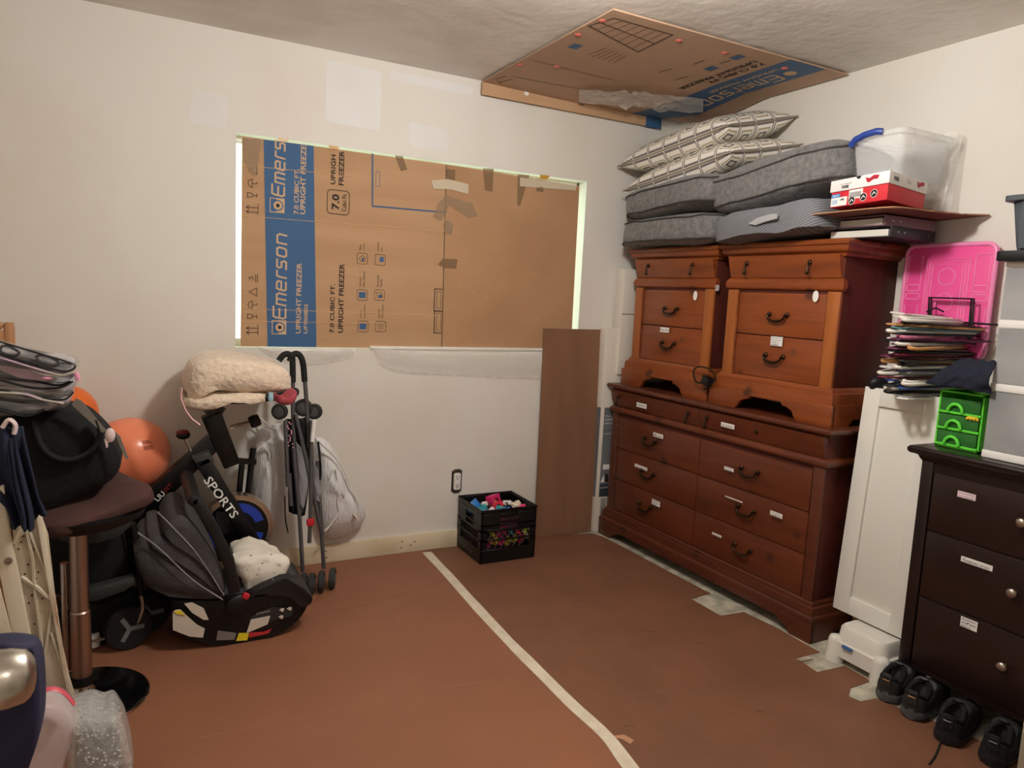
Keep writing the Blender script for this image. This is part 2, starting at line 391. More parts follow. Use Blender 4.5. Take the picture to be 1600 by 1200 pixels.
# ------------------------------------------------------------------ outlet on the back wall
ol = thing('wall_outlet', 'white duplex power outlet without a cover plate above the milk crate', 'outlet', PY(713, 751, D))
a, b = PY(707, 738, D), PY(719.5, 765, D); cx, cz = (a.x + b.x) / 2, (a.z + b.z) / 2
MB().box((cx - .030, D - 0.002, cz - 0.058), (cx + .030, D + 0.001, cz + 0.058)).build('box_opening', mat('dark_gap', (52, 44, 36), 0.9), ol)
MB().prism(rrect(cx - .019, cz - .046, cx + .019, cz + .046, .008), (0, D - 0.001, 0), UX, UZ, 0.012).build('receptacle', WHITE, ol, bev=0.001)
for s in (-1, 1):
    mb = MB()
    for x, z, w_, h_ in ((-.007, .022, .003, .010), (.007, .022, .003, .008), (0, .010, .006, .006)):
        mb.box((cx + x - w_ / 2, D - 0.0145, cz + s * .023 - .018 + z - h_ / 2 + .0), (cx + x + w_ / 2, D - 0.0128, cz + s * .023 - .018 + z + h_ / 2))
    mb.build('socket_slots', INK, ol)
MB().box((cx - .02, D - .004, cz + .052), (cx + .02, D - .001, cz + .066)).box((cx - .02, D - .004, cz - .066), (cx + .02, D - .001, cz - .052)).build('mounting_strap', mat('dull_strap', (92, 86, 78), .5, metal=.7), ol)

# ------------------------------------------------------------------ cardboard in the window
YB = D + 0.006      # front face of the boards
def wq(x, y): p = PY(x, y, YB); return p
def plate(pts, t=0.006): return [(p.x, p.z) for p in (wq(x, y) for x, y in pts)]
def warp_board(name, poly_px, m, parent, nx, nzz, amp, seed, th=0.005):
    """a board whose four corners come from the photo, slightly bowed, front face near YB"""
    A, B, C, E_ = [wq(*q) for q in poly_px]    # bl, br, tr, tl
    def f(u, v):
        p = (A * (1 - u) + B * u) * (1 - v) + (E_ * (1 - u) + C * u) * v
        return Vector((p.x, YB + 0.0012 + amp * nz((p.x, p.z, 0), 3.0, seed) * math.sin(pi * u) * math.sin(pi * v), p.z))
    mb = MB(); mb.grid(f, nx, nzz); n0 = len(mb.v)
    mb.grid(lambda u, v: f(u, v) + UY * th, nx, nzz)
    rim = [i * nzz for i in range(nx)] + [(nx - 1) * nzz + j for j in range(1, nzz)] + [i * nzz + nzz - 1 for i in range(nx - 2, -1, -1)] + [j for j in range(nzz - 2, 0, -1)]
    for i in range(len(rim)):
        a_, b_ = rim[i], rim[(i + 1) % len(rim)]; mb.f.append((a_, b_, b_ + n0, a_ + n0))
    return mb.build(name, m, parent)
cb = thing('window_cardboard', 'flattened freezer carton with blue printed band covering the window', 'cardboard', PY(540, 544, YB))
warp_board('printed_board', [(376, 541), (690, 545.5), (697.5, 257), (378.5, 213)], KRAFT, cb, 24, 16, 0.000, 1)
Z = 0.0006
def ub(x, y): p = wq(x, y); return (p.x, p.z)
OB = (0, YB, 0)
BU, BV = UX, UZ      # plane axes; normal = X x Z = -Y (towards the room)
mb = MB(); flat(mb, [ub(418, 541.5), ub(494.5, 542.5), ub(490, 228), ub(412, 218)], OB, BU, BV, 0.0002); mb.build('blue_band', BLUE, cb)
def vtext(body, x0, x1, y0, y1, m, bold=0.02, shear=0, par=None, name='lettering'):
    """text that reads upwards: caps between pixel columns x0 (top of caps) and x1 (foot), from pixel row y0 up to y1"""
    xm_ = (x0 + x1) / 2
    p0 = wq(x1, y0); p1 = wq(x1, y1); q0 = wq(x0, y0)
    return text(body, par or cb, (p0.x, YB, p0.z), (0, 0, 1), (-1, 0, 0), p1.z - p0.z, p0.x - q0.x, m, bold=bold, shear=shear, off=Z, name=name)
vtext('UPRIGHT FREEZER', 462, 470, 521, 411, TAN); vtext('UF700BSS', 474.5, 480.5, 521, 475, TAN)
vtext('7.0 CUBIC FT.', 459, 466.5, 335, 264, TAN); vtext('UPRIGHT FREEZE', 468.5, 477, 335, 227, TAN)
vtext('7.0 CUBIC FT.', 515, 522, 520, 444, INK); vtext('UPRIGHT FREEZER', 528, 536, 520, 412, INK)
vtext('UPRIGH', 516.5, 524, 288.5, 242, INK); vtext('FREEZER', 529, 537, 290, 236, INK)
vtext('7.0', 518, 530, 328, 304, INK, 0.03); vtext('Cubic Ft.', 534, 541, 331, 303, INK, 0.01)
# the wide rounded logotype, drawn as strokes
def emv(letters, px0, px1, py0, py1):
    p0 = wq(px1, py0); W_ = wq(px1, py1).z - p0.z; Hh = p0.x - wq(px0, py0).x
    # stroke width must be isotropic: scale strokes in metres
    G_u, G_v = Vector((0, 0, 1)), Vector((-1, 0, 0))
    G = MB()
    emerson_m(letters, W_, Hh, Vector((p0.x, YB, p0.z)), G_u, G_v, TAN, cb)
def emerson_m(letters, W_, Hh, o_, u_, v_, m, parent):
    G = {'E': (1.0, [[(1, 1), (.22, 1), (.1, .82), (0, .18), (.1, 0), (.82, 0)], [(.05, .5), (.82, .5)]]),
         'm': (1.15, [[(0, 0), (.12, .74), (.8, .74), (.9, .56), (.8, 0)], [(.5, .74), (.4, 0)]]),
         'e': (.95, [[(.08, .38), (.78, .38), (.84, .62), (.7, .74), (.2, .74), (.08, .55), (0, .14), (.1, 0), (.72, 0)]]),
         'r': (.62, [[(0, 0), (.14, .55), (.3, .74), (.95, .74)]]),
         's': (.9, [[(.88, .74), (.22, .74), (.12, .56), (.2, .38), (.66, .38), (.74, .16), (.62, 0), (0, 0)]]),
         'o': (.95, [[(.2, .74), (.72, .74), (.82, .58), (.74, .12), (.6, 0), (.12, 0), (.02, .16), (.1, .6), (.2, .74)]]),
         'n': (.95, [[(0, 0), (.12, .74), (.74, .74), (.86, .56), (.76, 0)]])}
    tot = sum(G[c][0] for c in letters) + 0.12 * (len(letters) - 1); sc = W_ / tot; x = 0; mb = MB()
    for c in letters:
        wd, sts = G[c]
        for st in sts: stroke(mb, [((x + a * wd) * sc, b_ * Hh) for a, b_ in st], o_, u_, v_, Hh * 0.145, 0.0006)
        x += wd + 0.12
    return mb.build('logo_lettering', m, parent)
emv('Emerson', 427, 446, 498, 364)
emv('Emers', 425, 444, 307, 220)
def logo_mark(cxp, cyp, s, parent, o_=None, u_=None, v_=None):
    if o_ is None:
        p = wq(cxp, cyp); o_, u_, v_ = Vector((p.x, YB, p.z)), Vector((0, 0, 1)), Vector((-1, 0, 0))
    mb = MB(); stroke(mb, [(-s, -s), (s, -s), (s, s), (-s, s)], o_, u_, v_, s * .12, 0.0006, True)
    flat(mb, [(-s, -s), (s, -s), (s, 0.1 * s), (-s, 0.1 * s)], o_, u_, v_, 0.0004); mb.build('logo_square', TAN, parent)
    mb = MB(); flat(mb, circ(0, -0.1 * s, .8 * s), o_, u_, v_, 0.0007); mb.build('logo_ring', BLUE, parent)
    mb = MB(); flat(mb, circ(0, -0.1 * s, .62 * s), o_, u_, v_, 0.0009); mb.build('logo_ring', TAN, parent)
    mb = MB(); flat(mb, circ(0, -0.1 * s, .28 * s), o_, u_, v_, 0.0011); mb.build('logo_dot', INK, parent)
logo_mark(436, 511.5, 0.031, cb); logo_mark(433, 321, 0.031, cb)
# outlined box, blue frame line, black frames, handling marks
def pxr(x, y): return ub(x, y)
mb = MB(); a, b = ub(511, 333), ub(543, 299); stroke(mb, rrect(a[0], a[1], b[0] + .01, b[1], .018), OB, BU, BV, .003, Z, True); mb.build('rounded_frame', INK, cb)
mb = MB(); stroke(mb, [ub(582, 241), ub(582, 322), ub(696, 332)], OB, BU, BV, .007, Z)
a, b = ub(587, 291), ub(594, 268); stroke(mb, rrect(a[0], a[1], b[0], b[1], .006), OB, BU, BV, .002, Z, True); mb.build('blue_frame', BLUE, cb)
mb = MB()
for y0, y1 in ((486, 452), (520, 486)):
    a, b = ub(678, y0), ub(691, y1); stroke(mb, [a, (a[0], b[1]), b], OB, BU, BV, .004, Z); stroke(mb, [a, (b[0], a[1])], OB, BU, BV, .004, Z)
    stroke(mb, [(a[0] + .012, a[1] + .014), (a[0] + .012, b[1] - .014), (b[0] - .006, b[1] - .014), (b[0] - .006, a[1] + .014)], OB, BU, BV, .002, Z, True)
mb.build('black_frame', INK, cb)
ICON = [(567, 510, 'Sideways', 'Good Door'), (566, 461, 'Adjustable', 'Glass Shelves'), (566, 404, 'Flow', 'Storage'), (595, 510, 'Adjustable', 'Thermostat'), (593, 461, 'Reversible', 'Handle'), (594, 406, 'Adjustable', 'Legs')]
for i, (x, y, t1, t2) in enumerate(ICON):
    cxi, czi = ub(x, y); s = .026
    mb = MB(); stroke(mb, rrect(cxi - s, czi - s, cxi + s, czi + s, .009), OB, BU, BV, .0022, Z, True)
    if i == 2: stroke(mb, [(cxi - .016, czi), (cxi, czi + .016), (cxi + .016, czi + .004), (cxi + .012, czi - .016), (cxi - .008, czi - .014)], OB, BU, BV, .002, Z, True)
    if i == 3: stroke(mb, circ(cxi, czi, .014, 14), OB, BU, BV, .0015, Z, True); stroke(mb, circ(cxi, czi, .007, 10), OB, BU, BV, .0015, Z, True)
    if i == 4: stroke(mb, [(cxi - .018, czi + .012), (cxi + .01, czi + .014), (cxi + .017, czi - .01), (cxi - .008, czi - .014)], OB, BU, BV, .002, Z, True)
    mb.build('icon_frame', INKB, cb)
    mb = MB()
    if i in (0, 1): flat(mb, [(cxi - .017, czi - .014), (cxi + .017, czi - .014), (cxi + .017, czi + .014), (cxi - .017, czi + .014)], OB, BU, BV, Z)
    elif i == 4: flat(mb, circ(cxi + .004, czi - .006, .009, 12), OB, BU, BV, Z)
    elif i == 5: flat(mb, [(cxi - .002, czi - .01), (cxi + .018, czi - .01), (cxi + .018, czi + .016), (cxi - .002, czi + .012)], OB, BU, BV, Z)
    elif i == 2: flat(mb, [(cxi - .002, czi - .012), (cxi + .008, czi - .012), (cxi + .008, czi + .004), (cxi - .002, czi + .004)], OB, BU, BV, Z)
    if mb.v: mb.build('icon_fill', BLUE, cb)
    text(t1, cb, (cxi - .006, YB, czi + .04), (0, 0, 1), (-1, 0, 0), None, .010, INKB, off=Z)
    text(t2, cb, (cxi + .011, YB, czi + .04), (0, 0, 1), (-1, 0, 0), None, .010, INKB, off=Z)
def mark(nm, strokes, o_):
    mb = MB()
    for st, cl in strokes: stroke(mb, st, o_, UZ, -UX, .003, closed=cl)
    return mb.build(nm, INKB, cb)
for yb in (521, 333):   # this-way-up arrows, glass, umbrella, recycling loop, stacking limit
    p = ub(396, yb); o_ = Vector((p[0] + .014, YB, p[1])); k = .045
    for dx_ in (.1, .55): mark('arrow_mark', [([(dx_ * k, -.0045), (dx_ * k, k)], False), ([(dx_ * k - .007, k * .75), (dx_ * k, k), (dx_ * k + .007, k * .75)], False)], o_)
    mark('arrow_base', [([(-.004, -.006), (k * .9, -.006)], False)], o_)
    mark('glass_mark', [([(.068, .04), (.072, .018), (.086, .018), (.09, .04)], True), ([(.079, .018), (.079, 0), (.072, 0), (.086, 0)], False)], o_)
    mark('umbrella_mark', [([(.112, .02), (.120, .034), (.132, .038), (.144, .034), (.150, .02)], True), ([(.131, .02), (.131, 0), (.138, 0)], False)], o_)
    mark('recycling_mark', [([(.172, 0), (.210, 0), (.191, .034)], True)], o_)
    if yb == 521:
        mark('stacking_bar', [([(.236, -.002), (.27, -.002)], False)], o_); mark('stacking_bar', [([(.236, .006), (.27, .006)], False)], o_); mark('stacking_digit', [([(.246, .034), (.258, .034), (.252, .026), (.260, .02), (.246, .016)], False)], o_)
# fold lines pressed across the carton: thin raised ridges
FOLD = mat('fold_highlight', (206, 166, 122), 0.85)
for q in (((377, 337), (696, 362)), ((377, 482), (690, 493)), ((378, 258), (560, 276)), ((377, 502), (600, 505))):
    MB().tube([wq(*q[0]) + Vector((0, .0012, 0)), wq(*q[1]) + Vector((0, .0012, 0))], 0.0022, 6, flat=.8).build('fold', FOLD, cb)
# second, plain board
cp = thing('plain_cardboard', 'plain dented brown cardboard sheet covering the right part of the window', 'cardboard', PY(790, 544, YB))
warp_board('board', [(689.5, 545.5), (892, 548), (905.5, 291), (697, 257)], KRAFTP, cp, 30, 22, 0.004, 5)
MB().tube([wq(690, 546) + Vector((0, -.0004, 0)), wq(697.3, 258) + Vector((0, -.0004, 0))], .0022, 5).build('board_seam', INKB, cp)
for x, y in ((780, 393), (833, 428), (853, 438), (868, 436), (718, 446), (785, 448), (742, 462), (760, 466), (838, 500), (740, 458)):
    p = wq(x, y); r_ = random.uniform(.008, .014)
    MB().tube([p + Vector((-r_, -.0002, -.003)), p + Vector((0, -.0012, .004)), p + Vector((r_, -.0002, .001))], .0022, 6).build('dent', KEDGE, cp)
# strips of tape over the boards
def tapestrip(pts, m, parent, label=None, lift=0.0016, amp=.002):
    P = [wq(*q) for q in pts]; c = sum(P, Vector()) / len(P)
    mb = MB(); P = [Vector((p.x, YB - lift - amp * random.random(), p.z)) for p in P]
    mb.sheet(P, 0.0006, (0, -1, 0)); return mb.build('tape_strip', m, parent)
BT = mat('brown_parcel_tape', (158, 126, 94), 0.2, alpha=0.6); YT = mat('amber_tape', (196, 150, 60), 0.3)
for q in ([(617, 243), (629, 244), (636, 265), (626, 267)], [(754, 263), (771, 264), (769, 299), (758, 297)], [(809, 272), (827, 274), (822, 290), (812, 322), (808, 320)], [(838, 280), (850, 282), (848, 300), (838, 298)], [(697, 264), (711, 266), (710, 284), (699, 283)], [(684, 413), (692, 404), (715, 405), (712, 420), (694, 418)]):
    tapestrip(q, BT, cp)
for q in ([(434, 213), (450, 215), (449, 222), (434, 221)], [(513, 226), (529, 228), (529, 234), (514, 233)], [(843, 273), (859, 275), (853, 281), (843, 280)]): tapestrip(q, YT, cp, lift=.004)
for q in ([(674, 282), (700, 280), (732, 288), (731, 303), (704, 296), (677, 295)], [(812, 277), (900, 290), (899, 298), (812, 291)]): tapestrip(q, mat('cream_tape', (222, 208, 182), .5, alpha=.8), cp)
for q in ([(380, 215), (410, 218), (404, 250), (398, 276), (390, 268), (382, 250)], [(697, 305), (738, 318), (746, 338), (732, 340), (702, 320), (690, 345), (676, 340), (684, 318)], [(692, 350), (700, 344), (708, 350), (706, 366), (695, 364)]): tapestrip(q, CLEARTAPE, cb, lift=.003)
# torn plastic film hanging from the sill
def filmstrip(top, bot, name, label, depth=.02, seed=0, mtl=FILM):
    n = 40
    TT = catmull([PY(x, y, D - .008) for x, y in top], 8); BB = catmull([PY(x, y, D - .012) for x, y in bot], 8)
    def pick(P, u): i = u * (len(P) - 1); k_ = min(int(i), len(P) - 2); return P[k_].lerp(P[k_ + 1], i - k_)
    def f(u, v):
        p = pick(TT, u).lerp(pick(BB, u), v); d = (nz((p.x * 14, p.z * 6, seed), 1.0) * .5 + .5) * depth * math.sin(pi * min(1, v * 1.1 + .1))
        return Vector((p.x, p.y - d - .002, p.z + (.006 * nz((p.x * 30, seed, 2), 1) if v > .95 else 0)))
    return tag(MB().grid(f, 70, 10).build(name, mtl, None, smooth=80), label, 'plastic film')
filmstrip([(404, 541), (440, 544), (500, 545), (555, 546)], [(408, 545), (440, 562), (490, 569), (552, 558)], 'plastic_film', 'short crumpled strip of clear plastic hanging below the blue band', .012, 3)
filmstrip([(580, 541), (610, 546), (700, 552), (845, 554)], [(584, 547), (612, 578), (720, 586), (845, 592)], 'plastic_film', 'long torn strip of clear plastic hanging from the white sill', .016, 8)

# ------------------------------------------------------------------ carton panel on the ceiling
zc = H - 0.012
cc = thing('ceiling_cardboard', 'flattened freezer carton nailed flat to the ceiling corner', 'cardboard', PZ(1060, 110, zc))
def cq(x, y): p = PZ(x, y, zc); return p
corn = [cq(755.5, 128), cq(962, 15.5), cq(1321, 117), cq(1300, 124)]
x0c, x1c = 1.60, R - 0.02; y0c = cq(962, 15.5).y; y1c = D - 0.03
def cpan(u, v):
    x = x0c + (x1c - x0c) * u; y = y0c + (y1c - y0c) * v
    sag = 0.012 * max(0, math.sin(pi * u)) * v + 0.05 * max(0, (u - .55) / .45) * max(0, 1 - abs(v - .72) / .3)
    return Vector((x, y, zc - sag - .002))
mb = MB(); nu, nv = 28, 24; mb.grid(cpan, nu, nv); n0 = len(mb.v); mb.grid(lambda u, v: cpan(u, v) + UZ * .006, nu, nv)
rim = [i * nv for i in range(nu)] + [(nu - 1) * nv + j for j in range(1, nv)] + [i * nv + nv - 1 for i in range(nu - 2, -1, -1)] + [j for j in range(nv - 2, 0, -1)]
for i in range(len(rim)): a_, b_ = rim[i], rim[(i + 1) % len(rim)]; mb.f.append((a_, b_, b_ + n0, a_ + n0))
mb.build('printed_board', KRAFTC, cc, smooth=30)
def cz_at(x, y): return cpan((x - x0c) / (x1c - x0c), (y - y0c) / (y1c - y0c)).z
def drape(o, off=.0012):
    for v in o.data.vertices: v.co.z = cz_at(v.co.x, v.co.y) - off
    return o
def cgrid(xa, xb, ya, yb, m, name, n1=12, n2=30, off=.0008):
    mb = MB(); mb.grid(lambda u, v: Vector((xa + (xb - xa) * u, ya + (yb - ya) * v, 0)), n1, n2); return drape(mb.build(name, m, cc, smooth=30), off)
BLUEC = mat('print_blue_ceiling', (66, 98, 134), 0.6)
cgrid(2.53, 2.755, y0c + .002, y1c - .003, BLUEC, 'blue_band')
def ctext(body, x, y, wdt, hgt, m, bold=.02):
    t_ = text(body, cc, (x, y, zc), (0, 1, 0), (1, 0, 0), wdt, hgt, m, bold=bold); 
    bm = bmesh.new(); bm.from_mesh(t_.data); bm.to_mesh(t_.data); bm.free(); return drape(t_, .0016)
ctext('UPRIGHT FREEZER', 2.415, y0c + .10, .50, .032, INK); ctext('7.0 CUBIC FT.', 2.462, y0c + .10, .36, .032, INK)
ctext('UPRIGHT FREEZER', 2.575, y0c + .12, .44, .026, TAN); 
em = emerson_m('Emerson', .52, .085, Vector((2.635, y0c + .19, zc)), UY, UX, TAN, cc); drape(em, .0016)
mk = MB(); flat(mk, circ(2.675, y0c + .13, .03, 16), (0, 0, zc), UX, UY); drape(mk.build('logo_ring', TAN, cc), .0016)
def cdraw(nm, lines):    # printed freezer drawing and small marks
    mb = MB()
    for pts, wd, cl in lines: stroke(mb, pts, (0, 0, zc), UX, UY, wd, 0, cl)
    return drape(mb.build(nm, INKB, cc), .0015)
def cpx(x, y): p = cq(x, y); return (p.x, p.y)
A_, B_, C_, E_ = cpx(920, 39), cpx(960, 27), cpx(1051, 53), cpx(997, 79)
def bil(u, v): return tuple((A_[i] * (1 - u) + E_[i] * u) * (1 - v) + (B_[i] * (1 - u) + C_[i] * u) * v for i in range(2))
cdraw('printed_drawing', [([bil(0, 0), bil(1, 0), bil(1, 1), bil(0, 1)], .007, True), ([bil(0, .45), bil(1, .5)], .006, False)] + [([bil(k_ / 7, 0), bil(k_ / 7, 1)], .003, False) for k_ in range(1, 7)])
cdraw('printed_line', [([cpx(800, 118), cpx(905, 135)], .004, False)]); cdraw('printed_line', [([cpx(830, 92), cpx(905, 110), cpx(960, 122)], .004, False)])
for k_ in range(6): cdraw('printed_line', [([cpx(918 + 8 * k_, 84 + 2.4 * k_), cpx(948 + 6 * k_, 73 + 2.4 * k_)], .003, False)])
for q in (((775, 122), (790, 118)), ((780, 127), (800, 122)), ((776, 125), (784, 129)), ((1030, 110), (1050, 105)), ((1055, 122), (1075, 117)), ((1085, 98), (1100, 92)), ((1125, 97), (1140, 93))): cdraw('printed_mark', [([cpx(*q[0]), cpx(*q[1])], .006, False)])
mb = MB()
for x, y in ((899, 71), (1111, 105), (1152, 88)):
    p = cpx(x, y); flat(mb, [(p[0] - .022, p[1] - .028), (p[0] + .022, p[1] - .028), (p[0] + .022, p[1] + .028), (p[0] - .022, p[1] + .028)], (0, 0, zc), UX, UY)
drape(mb.build('printed_squares', BLUEC, cc), .0015)
# folded side flap against the back wall
fl0, fl1 = PY(755.5, 130, D - .02), PY(755.5, 141, D - .02)
mb = MB(); mb.box((x0c, y1c - .003, H - .075), (2.68, y1c + .006, zc - .002)); mb.build('side_flap', mat('kraft_flap', (200, 162, 126), .85, col2=(190, 152, 116), vscale=4), cc)
MB().box((2.64, y1c - .004, H - .078), (2.75, y1c + .007, zc - .004)).build('blue_flap_end', BLUE, cc)
p = PY(823, 142, y1c - .004); MB().box((p.x - .012, y1c - .0045, p.z - .022), (p.x + .012, y1c - .003, p.z + .014)).build('shipping_label', WPAPER, cc)
p = PY(909, 160, y1c - .004); MB().box((p.x - .018, y1c - .0045, p.z - .015), (p.x + .018, y1c - .003, p.z + .012)).build('tape_strip', BT, cc)
RED = mat('red_washer', (214, 110, 96), .5)
for x, y in ((941, 31), (1061, 62), (1132, 81), (812, 100), (870, 102), (903, 53), (1226, 105)):
    p = cq(x, y); z_ = cz_at(p.x, p.y)
    MB().lathe([(.015, 0), (.015, -.002), (.006, -.004), (.001, -.0055)], 14, Matrix.Translation((p.x, p.y, z_ - .001))).build('nail_washer', RED, cc, smooth=40)
mb = MB()   # loose crumpled plastic and a torn flap hanging from the panel
def crump(u, v):
    p = cq(905 + 195 * u, 150 + 14 * u - 24 * v * (1 - .5 * abs(u - .4)) - 4 * u); x, y = p.x, min(p.y, y1c - .02)
    return Vector((x, y, cz_at(x, y) - .012 - .040 * abs(nz((x, y, 0), 22)) * math.sin(pi * u) - .008))
mb.grid(crump, 30, 12).build('crumpled_plastic', mat('silvery_plastic', (236, 232, 226), .15, alpha=.5, bump=.8, bscale=22), cc, smooth=80)
# ------------------------------------------------------------------ wooden bedroom furniture
def wood(name, c1, c2, knot, rough=0.42, axis='x', scale=1.0, coat=.1):
    m = bpy.data.materials.new(name); m.use_nodes = True; N = m.node_tree.nodes; L = m.node_tree.links; b = N['Principled BSDF']
    tc = N.new('ShaderNodeTexCoord'); mp = N.new('ShaderNodeMapping'); L.new(tc.outputs['Object'], mp.inputs[0])
    mp.inputs['Scale'].default_value = {'x': (1.2, 9, 14), 'z': (14, 9, 1.2), 'y': (14, 1.2, 9)}[axis]
    n = N.new('ShaderNodeTexNoise'); n.inputs['Scale'].default_value = 1.6 * scale; n.inputs['Detail'].default_value = 6; n.inputs['Distortion'].default_value = 0.6
    L.new(mp.outputs[0], n.inputs['Vector'])
    rp = N.new('ShaderNodeValToRGB'); rp.color_ramp.elements[0].position = .34; rp.color_ramp.elements[1].position = .66
    rp.color_ramp.elements[0].color = (*lin(c1), 1); rp.color_ramp.elements[1].color = (*lin(c2), 1); L.new(n.outputs['Fac'], rp.inputs[0])
    vo = N.new('ShaderNodeTexVoronoi'); vo.inputs['Scale'].default_value = 5.2; L.new(tc.outputs['Object'], vo.inputs['Vector'])
    r2 = N.new('ShaderNodeValToRGB'); r2.color_ramp.elements[0].position = .09; r2.color_ramp.elements[1].position = .17
    r2.color_ramp.elements[0].color = (1, 1, 1, 1); r2.color_ramp.elements[1].color = (0, 0, 0, 1); L.new(vo.outputs['Distance'], r2.inputs[0])
    mx = N.new('ShaderNodeMix'); mx.data_type = 'RGBA'; L.new(r2.outputs[0], mx.inputs['Factor']); L.new(rp.outputs[0], mx.inputs[6]); mx.inputs[7].default_value = (*lin(knot), 1)
    L.new(mx.outputs[2], b.inputs['Base Color']); b.inputs['Roughness'].default_value = rough
    b.inputs['Coat Weight'].default_value = coat; b.inputs['Specular IOR Level'].default_value = .5 if coat else .25; b.inputs['Coat Roughness'].default_value = 0.25
    return m
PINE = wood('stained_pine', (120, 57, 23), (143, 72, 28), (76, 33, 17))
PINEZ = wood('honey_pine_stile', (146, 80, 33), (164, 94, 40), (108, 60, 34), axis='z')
PINEL = wood('low_dresser_pine_shaded', (86, 39, 19), (103, 48, 23), (58, 26, 15))  # same finish as the nightstands, light falloff with height painted in darker
PINED = wood('stained_pine_shaded', (78, 36, 20), (93, 44, 24), (56, 27, 17))  # low dresser frame, falloff of light likewise put into the colour
PINES = wood('stained_pine_side_shaded', (74, 31, 23), (86, 37, 27), (64, 27, 21), rough=.6, axis='z', coat=0)  # sides of the same finish, their shade painted into the colour
BRONZE = mat('antique_bronze', (52, 40, 30), 0.36, metal=0.9, col2=(78, 60, 42), vscale=40)
FA = rad(-90 + 0.9)
def mould(prof, w_, d_):
    """profile (outset, z) wrapped round the left, front and right sides of a w x d body"""
    mb = MB(); vs = []; n = len(prof)
    for o_, z in prof: vs += [(-o_, d_, z), (-o_, -o_, z), (w_ + o_, -o_, z), (w_ + o_, d_, z)]
    fs = []
    for i in range(n - 1):
        for k_ in range(4):
            l = (k_ + 1) % 4; fs.append((i * 4 + k_, i * 4 + l, i * 4 + 4 + l, i * 4 + 4 + k_))
    fs += [(3, 2, 1, 0), tuple(4 * (n - 1) + k_ for k_ in range(4))]
    return mb.add(vs, fs)
def bail(parent, x, y, z, w_=.098):
    h = MB()
    for s in (-1, 1):
        h.ell((x + s * w_ / 2, y - .006, z), (.011, .008, .012), 10, 6); h.tube([(x + s * w_ / 2, y, z), (x + s * w_ / 2, y - .022, z - .002)], .005, 8)
    pts = [(x + w_ / 2 * math.cos(a) * (1 if abs(math.cos(a)) > .2 else 1), y - .022, z - .002 - .028 * math.sin(a) ** .8 if math.sin(a) > 0 else z) for a in [pi * i / 14 for i in range(15)]]
    h.tube(pts, [.0045 + .0028 * (1 - abs(i - 7) / 7) for i in range(15)], 8)
    h.ell((x, y - .023, z - .031), (.007, .006, .006), 10, 6)
    return h.build('handle', BRONZE, parent, smooth=50, local=True)
def drop(parent, x, y, z):
    h = MB(); h.ell((x, y - .005, z), (.010, .007, .012), 10, 6); h.tube([(x, y, z), (x, y - .016, z), (x, y - .018, z - .014)], .0035, 8)
    h.lathe([(.001, .0), (.004, -.004), (.005, -.02), (.009, -.03), (.007, -.037), (.001, -.041)], 10, Matrix.Translation((x, y - .018, z - .012)))
    return h.build('pull', BRONZE, parent, smooth=50, local=True)
def rope(parent, p0, p1, m, r=.0055, tw=.012):
    p0, p1 = Vector(p0), Vector(p1); L_ = (p1 - p0).length; t = (p1 - p0).normalized(); a = t.orthogonal().normalized(); b = t.cross(a)
    mb = MB(); n = int(L_ / .004)
    for ph in (0, pi):
        mb.tube([p0 + t * (L_ * i / n) + (a * math.cos(ph + i * .004 / tw * 2 * pi) + b * math.sin(ph + i * .004 / tw * 2 * pi)) * r * .5 for i in range(n + 1)], r * .62, 5)
    return mb.build('rope_moulding', m, parent, smooth=60, local=True)
def frieze_front(x0, x1, z0, z1, bulge):
    mb = MB(); P = []
    for i in range(9):
        t = i / 8; z = z0 + (z1 - z0) * t; y = -bulge * (.15 + .95 * t ** 1.6) - .006 * math.sin(pi * t); P.append((y, z))
    vs = []
    for x in (x0, x1): vs += [(x, y, z) for y, z in P] + [(x, .01, z1), (x, .01, z0)]
    n = 11; fs = [tuple(range(n)), tuple(reversed(range(n, 2 * n)))] + [(i, (i + 1) % n, n + (i + 1) % n, n + i) for i in range(n)]
    return mb.add(vs, fs)
INKH = mat('handwriting_ink', (46, 44, 52), .8)
def flabel(parent, px0, py0, px1, py1, X, lines, m=WPAPER, ink=INKH):
    """paper label on a front that faces -X, from its pixel box; lines of handwriting"""
    a, b = PX(px0, py0, X), PX(px1, py1, X); yl, yr = a.y, b.y; z1, z0 = a.z, b.z
    wdt = yl - yr; hgt = z1 - z0; c = PX((px0 + px1) / 2, (py0 + py1) / 2, X)
    o_ = MB().box((c.x - .0012, c.y - wdt / 2, c.z - hgt / 2), (c.x, c.y + wdt / 2, c.z + hgt / 2)).build('paper_label', m, parent)
    for i, ln in enumerate(lines):
        hh = hgt * .62 / len(lines)
        t_ = text(ln, o_, (c.x - .0012, c.y + wdt * .44, c.z + hgt / 2 - hgt * (i + .86) / len(lines)), (0, -1, 0), (0, 0, 1), wdt * (.86 if i < 2 else .6), hh, ink, name='handwriting', shear=.25)
    return o_
